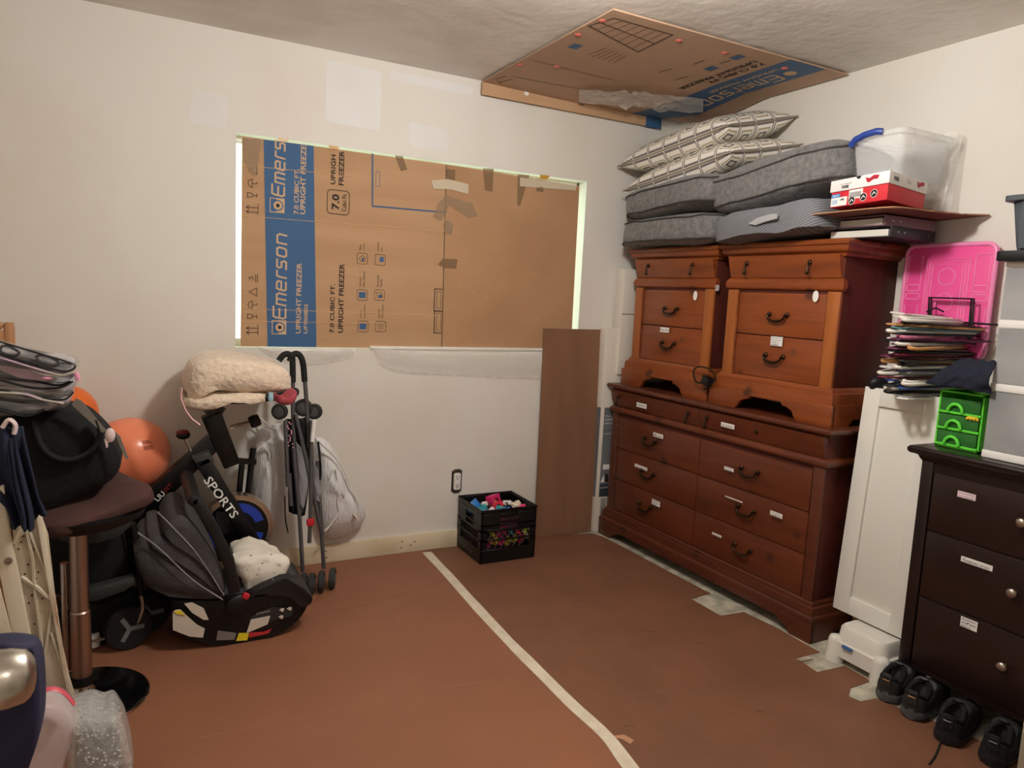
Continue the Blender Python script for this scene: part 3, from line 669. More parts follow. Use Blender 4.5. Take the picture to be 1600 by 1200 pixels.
# ---- low six-drawer dresser
Xd = 2.492; wD, dD = 1.445, 0.40
dr = thing('low_dresser', 'wide reddish brown pine dresser with six drawers carrying two nightstands', 'dresser', (Xd, 3.405, 0), FA)
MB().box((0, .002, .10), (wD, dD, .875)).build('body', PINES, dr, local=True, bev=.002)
mould([(.012, .865), (.016, .872), (.028, .876), (.036, .884), (.037, .893), (.033, .900), (.030, .902)], wD, dD).build('top', PINED, dr, local=True, smooth=35)
for x in (0, wD - .052): MB().box((x, -.008, .14), (x + .052, .01, .74)).build('stile', PINED, dr, local=True, bev=.003)
xs = [.056, .723, 1.389]
for i, (a, b) in enumerate(((.004, .720), (.724, wD - .004))):
    f = frieze_front(a, b, .778, .868, .030).build('frieze_drawer', PINEL, dr, local=True, smooth=40)
    for x in ((a + .065, b - .075) if i == 0 else (a + .055,)): drop(f, x, -.026, .835)
    MB().lathe([(.011, 0), (.010, .005), (.004, .008)], 12, Matrix.Translation((a + .36 if i else a + .255, -.019, .826)) @ Matrix.Rotation(rad(90), 4, 'X')).build('lock_rosette', BRONZE, f, local=True, smooth=50)
mould([(.0, .736), (.010, .738), (.018, .746), (.020, .756), (.016, .766), (.006, .774), (0, .776)], wD, dD).build('waist_moulding', PINEL, dr, local=True, smooth=40)
rows = (.718, .536, .353, .168)
for c in range(2):
    for r_ in range(3):
        d_ = MB().box((xs[c] + .002, -.005, rows[r_ + 1] + .002), (xs[c + 1] - .002, .012, rows[r_] - .002)).build('drawer', PINEL, dr, local=True, bev=.0015)
        bail(d_, (xs[c] + xs[c + 1]) / 2 - (.0 if c else .04), -.005, (rows[r_] + rows[r_ + 1]) / 2 + .012)
rope(dr, (.050, -.006, .15), (.050, -.006, .735), PINED)
mould([(.006, .168), (.012, .162), (.013, .150), (.022, .146), (.024, .132), (.024, .112), (.032, .106), (.034, .098), (.034, .085)], wD, dD).build('base_moulding', PINED, dr, local=True, smooth=35)
bp = [(-.034, 0), (.075, 0), (.085, .018), (.105, .030), (.13, .034), (.15, .052), (wD - .15, .052), (wD - .13, .034), (wD - .105, .030), (wD - .085, .018), (wD - .075, 0), (wD + .034, 0), (wD + .034, .09), (-.034, .09)]
MB().prism(bp, (0, -.034, .0), UX, UZ, -.022).build('bracket_base', PINED, dr, local=True, bev=.002)
for x in (-.034, wD + .012):
    MB().prism([(-.03, 0), (.08, 0), (.11, .03), (.30, .03), (.33, 0), (dD, 0), (dD, .09), (-.03, .09)], (x + .022, 0, 0), UY, UZ, -.022).build('bracket_side', PINED, dr, local=True)
for q in ((995, 628, 1010, 639, ['Ropa casa']), (1127, 659, 1147, 671, ['Sra. Suéters']), (1021, 675, 1036, 686, ['Blusas']), (992, 724, 1011, 736, ['Pantalones cortos']), (1019, 779, 1031, 793, ['Ropa', 'interior', 'uso']), (1132, 728, 1146, 738, ['Ropa', 'Medias']), (1133, 774, 1160, 786, ['Short Pants']), (1204, 797, 1222, 811, ['Ropa Deport.', 'uso']), (1113, 831, 1127, 841, ['Camisetas'])):
    flabel(dr, *q[:4], Xd - .006 if q[1] > 670 else Xd - .027, q[4])
# ---- two nightstands standing on it
def nightstand(label, y_left, mm, stile, side):
    z0 = .902; w_, d_ = .62, .345
    ns = thing('nightstand', label, 'nightstand', (2.562, y_left, z0), FA, 'matching pine nightstands on the low dresser')
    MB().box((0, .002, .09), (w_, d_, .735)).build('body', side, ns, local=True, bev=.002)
    mould([(.010, .700), (.014, .712), (.026, .717), (.034, .728), (.036, .742), (.044, .748), (.046, .758), (.042, .766), (.038, .768)], w_, d_).build('top', mm, ns, local=True, smooth=35)
    f = frieze_front(.006, w_ - .006, .612, .706, .028).build('frieze_drawer', mm, ns, local=True, smooth=40)
    for x in (.12, .47): drop(f, x, -.022, .675)
    mould([(.0, .556), (.006, .558), (.013, .568), (.015, .582), (.011, .596), (.004, .606), (0, .610)], w_, .014).build('waist_moulding', mm, ns, local=True, smooth=40)
    for x in (0, w_ - .062): MB().box((x, -.008, .14), (x + .062, .01, .555)).build('stile', stile, ns, local=True, bev=.003)
    for za, zb in ((.352, .545), (.158, .350)):
        d2 = MB().box((.072, -.004, za + .002), (w_ - .066, .012, zb - .002)).build('drawer', mm, ns, local=True, bev=.0015)
        bail(d2, .072 + (w_ - .138) / 2, -.004, (za + zb) / 2 + (.0 if za > .3 else .01))
    rope(ns, (.067, -.006, .150), (.067, -.006, .55), mm); rope(ns, (.067, -.006, .150), (w_ - .062, -.006, .150), mm)
    mould([(.006, .158), (.013, .150), (.015, .140), (.026, .134), (.028, .118), (.030, .085), (.038, .078), (.040, .07)], w_, d_).build('base_moulding', mm, ns, local=True, smooth=35)
    bp = [(-.040, 0), (.13, 0), (.145, .012), (.16, .038), (.19, .052), (.215, .056), (.22, .070), (.40, .070), (.405, .056), (.43, .052), (.46, .038), (.475, .012), (.49, 0), (w_ + .040, 0), (w_ + .040, .09), (-.040, .09)]
    MB().prism(bp, (0, -.040, 0), UX, UZ, -.022).build('bracket_base', mm, ns, local=True, bev=.0015)
    for x in (-.040, w_ + .018):
        MB().prism([(-.03, 0), (.07, 0), (.1, .03), (.25, .03), (.28, 0), (d_, 0), (d_, .09), (-.03, .09)], (x + .022, 0, 0), UY, UZ, -.022).build('bracket_side', mm, ns, local=True)
    return ns
nsR = nightstand('pine nightstand with grey cushions and red shoe box piled on it', 2.635, PINE, PINEZ, PINES)
nsL = nightstand('pine nightstand in the room corner under the patterned pillows', 3.362, PINE, PINEZ, PINES)
flabel(nsR, 1205, 525, 1222, 541.5, 2.553, ['Ropa casa /Sra', 'ropa Aarón III', 'su trabajo de', 'semana']); flabel(nsL, 1032, 511, 1045, 520, 2.553, ['Ropa niño'])
OVAL = mat('white_sticker', (238, 236, 230), .5)
for ns_, x, y in ((nsR, 1274.5, 463), (nsL, 1086.5, 462)):
    p = PX(x, y, 2.556); MB().prism(circ(0, 0, .015, 18, .024), (p.x, p.y, p.z), -UY, UZ, .0012).build('oval_sticker', OVAL, ns_)
p = PX(1130, 450, 2.57); MB().prism([(-.01, -.016), (.012, -.014), (.014, .010), (.004, .016), (-.012, .012)], (p.x - .012, 2.7175, p.z), UX, UZ, .001).build('torn_sticker', mat('grey_sticker', (206, 196, 196), .6), nsL)
# black charger hanging between the nightstands
ch = thing('charger_cable', 'black power adapter and looped cable between the two nightstands', 'cable', PX(1100, 590, 2.50))
c0 = PX(1105, 592, 2.505)
MB().cbox((c0.x, c0.y, c0.z - .010), (.035, .05, .045), Matrix.Rotation(.3, 3, 'X')).build('adapter', BLACKP, ch, bev=.004)
MB().tube(catmull([PX(x, y, 2.50) for x, y in ((1105, 596), (1090, 598), (1084, 588), (1085, 577), (1093, 573), (1108, 577), (1118, 590), (1108, 604), (1100, 608))], 6), .004, 6).build('cord', BLACKP, ch, smooth=60)
# ---- dark espresso dresser
ESP = mat('espresso_wood', (34, 20, 18), .32, col2=(26, 15, 14), vscale=2, vdist=(1, 8, 8), contrast=.5, coat=.15)
ESPD = mat('espresso_drawer', (40, 23, 19), .36, col2=(31, 18, 15), vscale=2, vdist=(1, 8, 8), contrast=.5, coat=.1)
Xk = 2.505; wK, dK = .92, .40
dk = thing('dark_dresser', 'espresso brown dresser with round nickel knobs behind the row of sneakers', 'dresser', (Xk, 1.553, 0), rad(-90))
MB().box((0, .002, .105), (wK, dK, .885)).build('body', ESP, dk, local=True, bev=.002)
mould([(.004, .865), (.010, .874), (.014, .884), (.022, .888), (.034, .890), (.040, .897), (.041, .908), (.036, .915), (.032, .917)], wK, dK).build('top', ESP, dk, local=True, smooth=35)
for x in (0, wK - .042): MB().box((x, -.010, .0), (x + .042, .01, .868)).build('stile', ESP, dk, local=True, bev=.002)
MB().box((.042, -.006, .83), (wK - .042, .01, .868)).build('top_rail', ESP, dk, local=True)
MB().box((.042, -.004, .106), (wK - .042, .01, .127)).build('bottom_rail', ESP, dk, local=True)
for za, zb in ((.626, .832), (.382, .622), (.128, .378)):
    d_ = MB().box((.046, -.007, za), (wK - .046, .012, zb)).build('drawer', ESPD, dk, local=True, bev=.003)
    for x in (.352, wK - .23):
        MB().lathe([(.007, 0), (.006, .010), (.012, .015), (.0165, .020), (.0165, .024), (.012, .029), (.004, .031)], 18, Matrix.Translation((x, -.007, (za + zb) / 2 + (.012 if zb < .8 else .016))) @ Matrix.Rotation(rad(90), 4, 'X')).build('knob', mat('satin_nickel', (190, 180, 168), .32, metal=1.0), d_, local=True, smooth=50)
flabel(dk, 1497, 766, 1524, 783, Xk - .0075, ['Ropa Blanca', 'Sra. Vestida'], mat('pink_label', (232, 212, 218), .8), mat('faded_ink', (150, 120, 138), .8))
tp = mat('smoky_tape', (70, 58, 56), .25, alpha=.6)
o_ = flabel(dk, 1502, 868, 1550, 893, Xk - .0075, ['Pantalones cortos.'])
flabel(dk, 1502, 962, 1526, 988, Xk - .0075, ['Suéter', 'de', 'invierno'])
# ---- white shaker cabinet door leaning on the step stool, carton behind it carrying the hangers
CAB = mat('white_cabinet_paint', (232, 230, 222), .35)
a0, b0 = Vector((2.575, 1.906, .158)), Vector((2.575, 1.585, .158)); lean = Vector((.055, 0, .925)); wdir = (b0 - a0); hh = lean.length; un = wdir.normalized(); vn = lean.normalized(); nn = un.cross(vn)
cdn = thing('cabinet_door', 'loose white shaker cabinet door standing on the step stool', 'cabinet door', a0 + wdir * .5)
W_ = wdir.length
def cbd(x0, x1, z0, z1, y0, y1, name):
    P = [a0 + un * x + vn * z + nn * y for z in (z0, z1) for (x, y) in ((x0, y0), (x1, y0), (x1, y1), (x0, y1))]
    return MB().hexa(P).build(name, CAB, cdn, bev=.0015)
s_ = .070
cbd(0, s_, 0, hh, -.020, 0, 'stile'); cbd(W_ - s_, W_, 0, hh, -.020, 0, 'stile'); cbd(s_, W_ - s_, 0, s_, -.020, 0, 'rail'); cbd(s_, W_ - s_, hh - s_, hh, -.020, 0, 'rail'); cbd(s_ - .002, W_ - s_ + .002, s_ - .002, hh - s_ + .002, -.018, -.012, 'panel')
ct = thing('carton', 'tall plain brown carton hidden behind the white cabinet door', 'box', (2.79, 1.75, 0))
MB().box((2.70, 1.60, 0), (2.90, 1.90, 1.06)).build('box_body', KRAFTP, ct, bev=.002)
MB().box((2.701, 1.74, 1.0602), (2.899, 1.76, 1.0608)).build('tape_strip', BT, ct)
# ---- step stool
ST = mat('white_stool_plastic', (226, 222, 214), .42)
so = Vector((2.56, 1.70, 0)); st = thing('step_stool', 'small white plastic step stool with a blue latch on the floor', 'stool', so)
def stz(poly_r, z):  # rounded rectangle ring
    return [(so.x + x, so.y + y, z) for x, y in poly_r]
def loft(levels, m, name, parent, k=5, cap=True):
    mb = MB(); n = None
    for (hx, hy, r_, z, ox) in levels:
        P = rrect(-hx + ox, -hy, hx + ox, hy, r_, k); n = len(P); mb.v += [Vector((so.x + x, so.y + y, z)) for x, y in P]
    for i in range(len(levels) - 1):
        for j in range(n): l = (j + 1) % n; mb.f.append((i * n + j, i * n + l, (i + 1) * n + l, (i + 1) * n + j))
    mb.f.append(tuple(reversed(range(n)))); mb.f.append(tuple((len(levels) - 1) * n + j for j in range(n)))
    return mb.build(name, m, parent, smooth=40)
loft([(.105, .115, .03, .030, 0), (.105, .115, .03, .088, 0), (.100, .110, .03, .092, 0)], ST, 'base', st)
loft([(.096, .104, .04, .088, 0), (.090, .100, .04, .140, 0), (.084, .094, .04, .149, 0), (.070, .080, .035, .151, 0), (.068, .078, .033, .149, 0)], ST, 'top_step', st)
for sx in (-1, 1):
    for sy in (-1, 1):
        MB(Matrix.Translation((so.x + sx * .085, so.y + sy * .098, 0))).lathe([(.036, 0), (.037, .012), (.030, .085), (.026, .098), (.012, .104)], 18).build('leg', ST, st, smooth=50)
MB().prism(rrect(-.022, -.007, .022, .007, .006), (so.x - .108, so.y + .03, .083), -UY, UZ, .008).build('latch', mat('blue_latch', (70, 110, 160), .4), st, bev=.001)
# ------------------------------------------------------------------ cushions on the nightstands
def fabric(name, c1, c2, bump=.4, scale=260, stripe=None):
    return mat(name, c1, .9, col2=c2, vscale=scale * .5, bump=bump, bscale=scale, contrast=.5, sheen=.2)
GREY = fabric('charcoal_tweed', (92, 91, 91), (132, 130, 129), .8, 90)
PIPE = mat('dark_piping', (62, 59, 58), .85)
def cushion(name, label, c, size, rz, m, hb, dome, group=None, tilt=(0, 0), wav=.017, seed=0, pipe=True, cat='cushion', sag=0, corner=.06):
    c = Vector(c); L_, W_, _ = size[0] / 2, size[1] / 2, 0
    t = thing(name, label, cat, c, 0, group)
    Mx = Matrix.Translation(c) @ Euler((tilt[0], tilt[1], rz)).to_matrix().to_4x4()
    def rim(a, z):
        # superellipse outline with pulled corners
        ca, sa = math.cos(a), math.sin(a); e = .42
        x = L_ * math.copysign(abs(ca) ** e, ca); y = W_ * math.copysign(abs(sa) ** e, sa)
        return Vector((x, y, z))
    def wob(p): return Vector((p.x + wav * nz(p, 5, seed), p.y + wav * nz(p, 5, seed + 3), p.z + wav * .8 * nz(p, 4, seed + 7) + wav * .5 * nz(p, 13, seed + 5) - sag * (p.x / L_) ** 2))
    na, mb = 72, MB(Mx); rings = []
    for k_ in range(0, 9):   # bottom dome -> band -> top dome
        f = k_ / 8; rings.append((math.sin(f * pi / 2), -hb / 2 - dome * .55 * math.cos(f * pi / 2) ** 1.2))
    for k_ in (1, 2): rings.append((1 + .012 * (1 if k_ < 3 else 0), -hb / 2 + hb * k_ / 3))
    for k_ in range(8, -1, -1):
        f = k_ / 8; rings.append((math.sin(f * pi / 2), hb / 2 + dome * math.cos(f * pi / 2) ** 1.2))
    vs = []
    for s_, z in rings:
        for i in range(na):
            p = rim(2 * pi * i / na, 0) * max(s_, .001); vs.append(wob(Vector((p.x, p.y, z))))
    fs = [(j * na + i, j * na + (i + 1) % na, (j + 1) * na + (i + 1) % na, (j + 1) * na + i) for j in range(len(rings) - 1) for i in range(na)]
    mb.add(vs, fs); mb.build('cover', m, t, smooth=60)
    if pipe:
        for z in (-hb / 2, hb / 2):
            P = [wob(rim(2 * pi * i / na, z) * 1.006) for i in range(na)]
            MB(Mx).tube(P, .0042, 6, closed=True).build('piping', PIPE, t, smooth=60)
    return t
GC = 'grey boxed seat cushions'
cushion('seat_cushion', 'grey tweed seat cushion lying directly on the corner nightstand', (2.655, 3.035, 1.752), (.47, .77, 0), 0, GREY, .105, .040, GC, seed=1)
cushion('seat_cushion', 'grey tweed seat cushion directly beneath the two patterned pillows', (2.650, 3.035, 1.912), (.48, .77, 0), rad(-2), GREY, .105, .060, GC, tilt=(rad(-2.5), 0), seed=4)
cushion('seat_cushion', 'plump grey tweed cushion leaning on the shoe box and storage bin', (2.670, 2.385, 1.925), (.45, .72, 0), rad(2), GREY, .115, .085, GC, tilt=(rad(-7), 0), seed=9)
# charcoal quilted mesh cushion with a strap
QU = bpy.data.materials.new('grey_ribbed_mesh'); QU.use_nodes = True
_n = QU.node_tree.nodes; _l = QU.node_tree.links; _b = _n['Principled BSDF']; _tc = _n.new('ShaderNodeTexCoord'); _mp = _n.new('ShaderNodeMapping'); _mp.inputs['Rotation'].default_value = (rad(30), 0, 0)
_wv = _n.new('ShaderNodeTexWave'); _wv.bands_direction = 'Z'; _wv.inputs['Scale'].default_value = 32; _wv.inputs['Distortion'].default_value = .6; _rp = _n.new('ShaderNodeValToRGB')
_rp.color_ramp.elements[0].color = (*lin((92, 93, 97)), 1); _rp.color_ramp.elements[1].color = (*lin((132, 134, 140)), 1); _bp = _n.new('ShaderNodeBump'); _bp.inputs['Strength'].default_value = .5
_l.new(_tc.outputs['Object'], _mp.inputs[0]); _l.new(_mp.outputs[0], _wv.inputs[0]); _l.new(_wv.outputs[0], _rp.inputs[0]); _l.new(_rp.outputs[0], _b.inputs['Base Color']); _l.new(_wv.outputs[0], _bp.inputs['Height']); _l.new(_bp.outputs[0], _b.inputs['Normal']); _b.inputs['Roughness'].default_value = .85
mc = cushion('mesh_cushion', 'grey ribbed mesh cushion with a carrying strap under the plump cushion', (2.63, 2.355, 1.748), (.44, .60, 0), rad(1), QU, .105, .022, tilt=(rad(-5), 0), seed=13, pipe=False)
P = [PX(x, y, 2.405) for x, y in ((1172, 350), (1185, 341), (1205, 335), (1217, 334), (1216, 342), (1200, 346), (1183, 352))]
MB().sheet([p + Vector((-.004, 0, 0)) for p in P], .006, (-1, 0, 0)).build('strap', mat('pale_mesh_strap', (176, 176, 178), .8, bump=.8, bscale=160), mc)
# patterned throw pillows: ivory ground with grey and mustard frames
PT = bpy.data.materials.new('geometric_pillow_print'); PT.use_nodes = True
_n = PT.node_tree.nodes; _l = PT.node_tree.links; _b = _n['Principled BSDF']; _b.inputs['Roughness'].default_value = .85
_tc = _n.new('ShaderNodeTexCoord'); _sp = _n.new('ShaderNodeSeparateXYZ'); _l.new(_tc.outputs['UV'], _sp.inputs[0])
def mth(op, a, b=None):
    n = _n.new('ShaderNodeMath'); n.operation = op
    for i, v in enumerate((a, b)):
        if v is None: continue
        if isinstance(v, (int, float)): n.inputs[i].default_value = v
        else: _l.new(v, n.inputs[i])
    return n.outputs[0]
fu = mth('ABSOLUTE', mth('SUBTRACT', mth('FRACT', mth('MULTIPLY', _sp.outputs[0], 4.0)), .5)); fv = mth('ABSOLUTE', mth('SUBTRACT', mth('FRACT', mth('MULTIPLY', _sp.outputs[1], 7.0)), .5))
mxv = mth('MAXIMUM', fu, fv); _rp = _n.new('ShaderNodeValToRGB'); _rp.color_ramp.interpolation = 'CONSTANT'; _l.new(mth('MULTIPLY', mxv, 2.0), _rp.inputs[0])
els = [(0, (226, 220, 206)), (.24, (112, 106, 102)), (.42, (236, 232, 222)), (.56, (176, 160, 124)), (.66, (238, 234, 226)), (.84, (118, 112, 110)), (.94, (226, 220, 208))]
_rp.color_ramp.elements[0].color = (*lin(els[0][1]), 1); _rp.color_ramp.elements[1].position = els[1][0]; _rp.color_ramp.elements[1].color = (*lin(els[1][1]), 1)
for p_, c_ in els[2:]: e_ = _rp.color_ramp.elements.new(p_); e_.color = (*lin(c_), 1)
_l.new(_rp.outputs[0], _b.inputs['Base Color'])
def throw_pillow(label, c, size, th, rot, seed):
    t = thing('throw_pillow', label, 'pillow', c, 0, 'patterned throw pillows'); Mx = Matrix.Translation(Vector(c)) @ Euler(rot).to_matrix().to_4x4()
    n = 25; V = []; UVv = []
    def pt(u, v, s):
        a, b = u * 2 - 1, v * 2 - 1; k_ = ((1 - a ** 4) * (1 - b ** 4)); px_ = a * (1 - .10 * (1 - b * b) * abs(a) ** 3); py_ = b * (1 - .10 * (1 - a * a) * abs(b) ** 3)
        z = s * th / 2 * max(k_, 0) ** .55; p = Vector((px_ * size[0] / 2, py_ * size[1] / 2, z)); p.z += .008 * nz(p, 7, seed) * k_
        return Mx @ p
    me = bpy.data.meshes.new('cover'); vs = [pt(i / (n - 1), j / (n - 1), s) for s in (1, -1) for i in range(n) for j in range(n)]; fs = []
    for s in range(2):
        o = s * n * n
        for i in range(n - 1):
            for j in range(n - 1):
                q = (o + i * n + j, o + (i + 1) * n + j, o + (i + 1) * n + j + 1, o + i * n + j + 1); fs.append(q if s == 0 else tuple(reversed(q)))
    me.from_pydata([tuple(v) for v in vs], [], fs); uv = me.uv_layers.new(name='UVMap')
    for lp in me.loops: k_ = lp.vertex_index % (n * n); uv.data[lp.index].uv = ((k_ // n) / (n - 1), (k_ % n) / (n - 1))
    bm = bmesh.new(); bm.from_mesh(me); bmesh.ops.remove_doubles(bm, verts=bm.verts, dist=1e-5); bm.to_mesh(me); bm.free()
    me.materials.append(PT); o = bpy.data.objects.new('cover', me); COL.objects.link(o); o.parent = t; o.matrix_parent_inverse = mworld(t).inverted()
    for p in me.polygons: p.use_smooth = True
    b_ = MB(Mx); P = []
    for a, b in [(i / 30 * 2 - 1, -1) for i in range(30)] + [(1, i / 30 * 2 - 1) for i in range(30)] + [(1 - i / 15, 1) for i in range(30)] + [(-1, 1 - i / 15) for i in range(30)]:
        P.append(Vector((a * (1 - .10 * (1 - b * b) * abs(a) ** 3) * size[0] / 2, b * (1 - .10 * (1 - a * a) * abs(b) ** 3) * size[1] / 2, .008 * 0)))
    b_.tube(P, .004, 6, closed=True).build('seam', mat('taupe_seam', (150, 138, 122), .85), t, smooth=60)
    return t
throw_pillow('geometric patterned throw pillow lying directly on the grey seat cushion', (2.655, 2.97, 2.075), (.46, .84), .165, (rad(-6), rad(-12), rad(0)), 3)
throw_pillow('topmost geometric patterned throw pillow of the pile in the corner', (2.675, 3.05, 2.222), (.46, .86), .17, (rad(-5), rad(-14), rad(1)), 6)
# ------------------------------------------------------------------ binders, board, shoe box, bin
def hexw(parent, name, c, s, rz, m, bev=.0015, M=None):
    return MB(Matrix.Translation(Vector(c)) @ Matrix.Rotation(rz, 4, 'Z')).cbox((0, 0, 0), s).build(name, m, parent, bev=bev)
BIND1 = mat('black_binder_vinyl', (50, 42, 52), .4); BIND2 = mat('mauve_binder_vinyl', (140, 104, 116), .45); PGS = mat('paper_pages', (226, 222, 212), .85)
def binder(label, c, m, th, rz):
    t = thing('ring_binder', label, 'binder', (c[0], c[1], c[2]), rz, 'ring binders under the cardboard shelf')
    L_, W_ = .29, .315
    MB().box((-L_ / 2, -W_ / 2, 0), (L_ / 2, W_ / 2, .004)).build('cover', m, t, local=True); MB().box((-L_ / 2, -W_ / 2, th - .004), (L_ / 2, W_ / 2, th)).build('cover', m, t, local=True)
    MB().box((-L_ / 2, -W_ / 2 - .003, 0), (L_ / 2, -W_ / 2 + .002, th)).build('spine', m, t, local=True, bev=.001)
    MB().box((-L_ / 2 + .006, -W_ / 2 + .012, .005), (L_ / 2 - .01, W_ / 2 - .05, th * .72)).build('pages', PGS, t, local=True)
    for x in (-.10, -.06, .10): MB().lathe([(.0035, 0), (.0035, .002)], 8, Matrix.Translation((x, -W_ / 2 - .003, th / 2)) @ Matrix.Rotation(rad(90), 4, 'X')).build('rivet', STEEL, t, local=True)
    return t
binder('black ring binder with white pages lying flat on the nightstand', (2.715, 1.995, 1.6705), BIND1, .042, rad(2)); binder('mauve ring binder lying on top of the black one', (2.71, 2.0, 1.713), BIND2, .040, rad(-3))
sh = thing('cardboard_sheet', 'torn dark brown cardboard sheet under the shoe box', 'cardboard', (2.66, 1.90, 1.756))
BD = mat('dark_brown_board', (132, 84, 70), .8, col2=(118, 74, 62), vscale=3)
pol = [(2.44, 2.10), (2.46, 1.80), (2.50, 1.745), (2.66, 1.735), (2.74, 1.70), (2.80, 1.705), (2.84, 1.69), (2.905, 1.66), (2.91, 1.80), (2.91, 2.14), (2.60, 2.16)]
MB().sheet([(x, y, 1.755 + .008 * nz((x, y, 0), 5) + (.02 * (2.12 - y) if x < 2.8 else .02 * (2.12 - y))) for x, y in pol], .006, UZ).build('board', BD, sh)
MB().tube(catmull([(x, y, 1.758 + .008 * nz((x, y, 0), 5) + .02 * (2.12 - y)) for x, y in pol[:8]], 4), .0018, 6).build('torn_edge', mat('torn_board_edge', (196, 150, 110), .9), sh)
bx = thing('shoe_box', 'red shoe box with a white lid on the torn cardboard sheet', 'shoe box', (2.66, 1.89, 1.775))
REDB = mat('red_box_card', (204, 40, 52), .55); LIDW = mat('white_lid_card', (236, 232, 232), .5)
bl = [PX(1297, 325, 2.47), PX(1388, 311, 2.47)]
# box frame: front-left, front-right corners then depth along the wall direction
f0 = Vector((2.47, 2.03, 1.783)); f1 = Vector((2.455, 1.775, 1.792)); dvec = Vector((.30, .055, -.004)); up_ = Vector((0, 0, .098)); ud = (f1 - f0)
def bxp(a, b, h): return f0 + ud * a + dvec * b + up_ * h
MB().hexa([bxp(0, 0, 0), bxp(1, 0, 0), bxp(1, 1, 0), bxp(0, 1, 0), bxp(0, 0, .98), bxp(1, 0, .98), bxp(1, 1, .98), bxp(0, 1, .98)]).build('box_base', REDB, bx, bev=.001)
e_ = .018
lid = MB().hexa([bxp(-e_, -e_, .60), bxp(1 + e_, -e_, .60), bxp(1 + e_, 1 + e_, .60), bxp(-e_, 1 + e_, .60), bxp(-e_, -e_, 1.05), bxp(1 + e_, -e_, 1.05), bxp(1 + e_, 1 + e_, 1.05), bxp(-e_, 1 + e_, 1.05)]).build('lid', LIDW, bx, bev=.001)
U_, V_ = ud.normalized(), UZ; LW = ud.length
OF = f0 + U_.cross(V_).normalized() * .0062; OF2 = f0 + U_.cross(V_).normalized() * .0008
REDP = mat('red_print', (176, 30, 50), .6); BLKP = mat('black_print', (28, 24, 26), .6); BLUP = mat('cyan_print', (60, 140, 200), .6)
def bflat(name, pts, m, o=OF): b__ = MB(); flat(b__, pts, o, U_, V_, .0004); return b__.build(name, m, bx)
def banner(x, z, s): return [(x, z), (x + .3 * s, z - .1 * s), (x + .6 * s, z + .05 * s), (x + s, z), (x + .9 * s, z - .22 * s), (x + .6 * s, z - .2 * s), (x + .3 * s, z - .36 * s), (x + .12 * s, z - .3 * s)]
bflat('red_flag', [(x, z) for x, z in banner(LW * .62, .094, .06)], REDP)
text('WORK', bx, OF + U_ * .052 + V_ * .066, U_, V_, .034, .012, BLKP, bold=.04); text('BUILT TO WORK HARD', bx, OF + U_ * .046 + V_ * .081, U_, V_, .052, .004, BLKP)
bflat('notch', [(LW * .5 + .011 * math.cos(a), .1035 + .011 * math.sin(a)) for a in [pi + pi * i / 10 for i in range(11)]], BLKP)
bflat('price_label', [(.085, .022), (.148, .022), (.148, .056), (.085, .056)], WPAPER, OF2)
b__ = MB()
for i in range(17): x = .090 + .0031 * i; stroke(b__, [(x, .028), (x, .047)], OF2, U_, V_, .0012 if i % 3 else .002, .0009)
b__.build('barcode', BLKP, bx)
bflat('white_label', [(.002, .003), (.078, .003), (.078, .036), (.002, .036)], WPAPER, OF2); bflat('blue_label', [(.002, .037), (.044, .037), (.044, .050), (.002, .050)], BLUP, OF2)
text('WIDE FIT', bx, OF2 + U_ * .009 + V_ * .041, U_, V_, .028, .005, WPAPER, bold=.02, off=.001); text('10M', bx, OF2 + U_ * .046 + V_ * .022, U_, V_, .018, .008, BLKP, bold=.05, off=.001)
b__ = MB()
for i in range(9): x = .008 + .003 * i; stroke(b__, [(x, .012), (x, .028)], OF2, U_, V_, .0012, .0009)
b__.build('barcode', BLUP, bx)
for x, z in ((.100, .012), (.152, .019), (.198, .026)):
    zz = z - .0; bflat('round_badge', circ(x, zz + .004, .0155, 18), WPAPER, OF2); b__ = MB(); flat(b__, circ(x, zz + .004, .0138, 18), OF2, U_, V_, .0007); b__.build('round_badge', BLKP, bx)
    b__ = MB(); stroke(b__, [(x - .007, zz), (x, zz + .009), (x + .007, zz + .002)], OF2, U_, V_, .003, .001); b__.build('badge_mark', WPAPER, bx)
# end of the lid that faces the camera
U2 = dvec.normalized(); ON = f1 + U_ * .0062
b__ = MB(); flat(b__, banner(.22, .096, .06), ON, U2, V_, .0004); b__.build('red_flag', REDP, bx)
text('WORK', bx, ON + U2 * .025 + V_ * .072, U2, V_, .042, .016, BLKP, bold=.05); text('BUILT TO WORK', bx, ON + U2 * .022 + V_ * .094, U2, V_, .05, .004, BLKP); text('SLIP', bx, ON + U2 * .135 + V_ * .086, U2, V_, .014, .005, BLKP); text('RESISTANT', bx, ON + U2 * .135 + V_ * .077, U2, V_, .036, .005, BLKP)
# clear storage bin with blue handle, standing on the shoe box lid
CLR = mat('clear_bin_plastic', (240, 242, 244), .10, alpha=.26, spec=.6); BLUH = mat('blue_handle_plastic', (44, 70, 150), .35)
cbn = thing('storage_bin', 'clear plastic storage bin with a blue handle on the shoe box', 'storage bin', (2.66, 1.93, 1.89))
z0, z1 = 1.892, 2.060; bc = Vector((2.70, 1.915, 0)); 
def binring(hx, hy, z, r_=.03): return [Vector((bc.x + x, bc.y + y, z)) for x, y in rrect(-hx, -hy, hx, hy, r_, 4)]
def walls(levels, m, name, parent, floor=True):
    mb = MB(); n = len(levels[0])
    for lv in levels: mb.v += lv
    for i in range(len(levels) - 1):
        for j in range(n): l = (j + 1) % n; mb.f.append((i * n + j, i * n + l, (i + 1) * n + l, (i + 1) * n + j))
    if floor: mb.f.append(tuple(reversed(range(n))))
    return mb.build(name, m, parent, smooth=40, solid=.002)
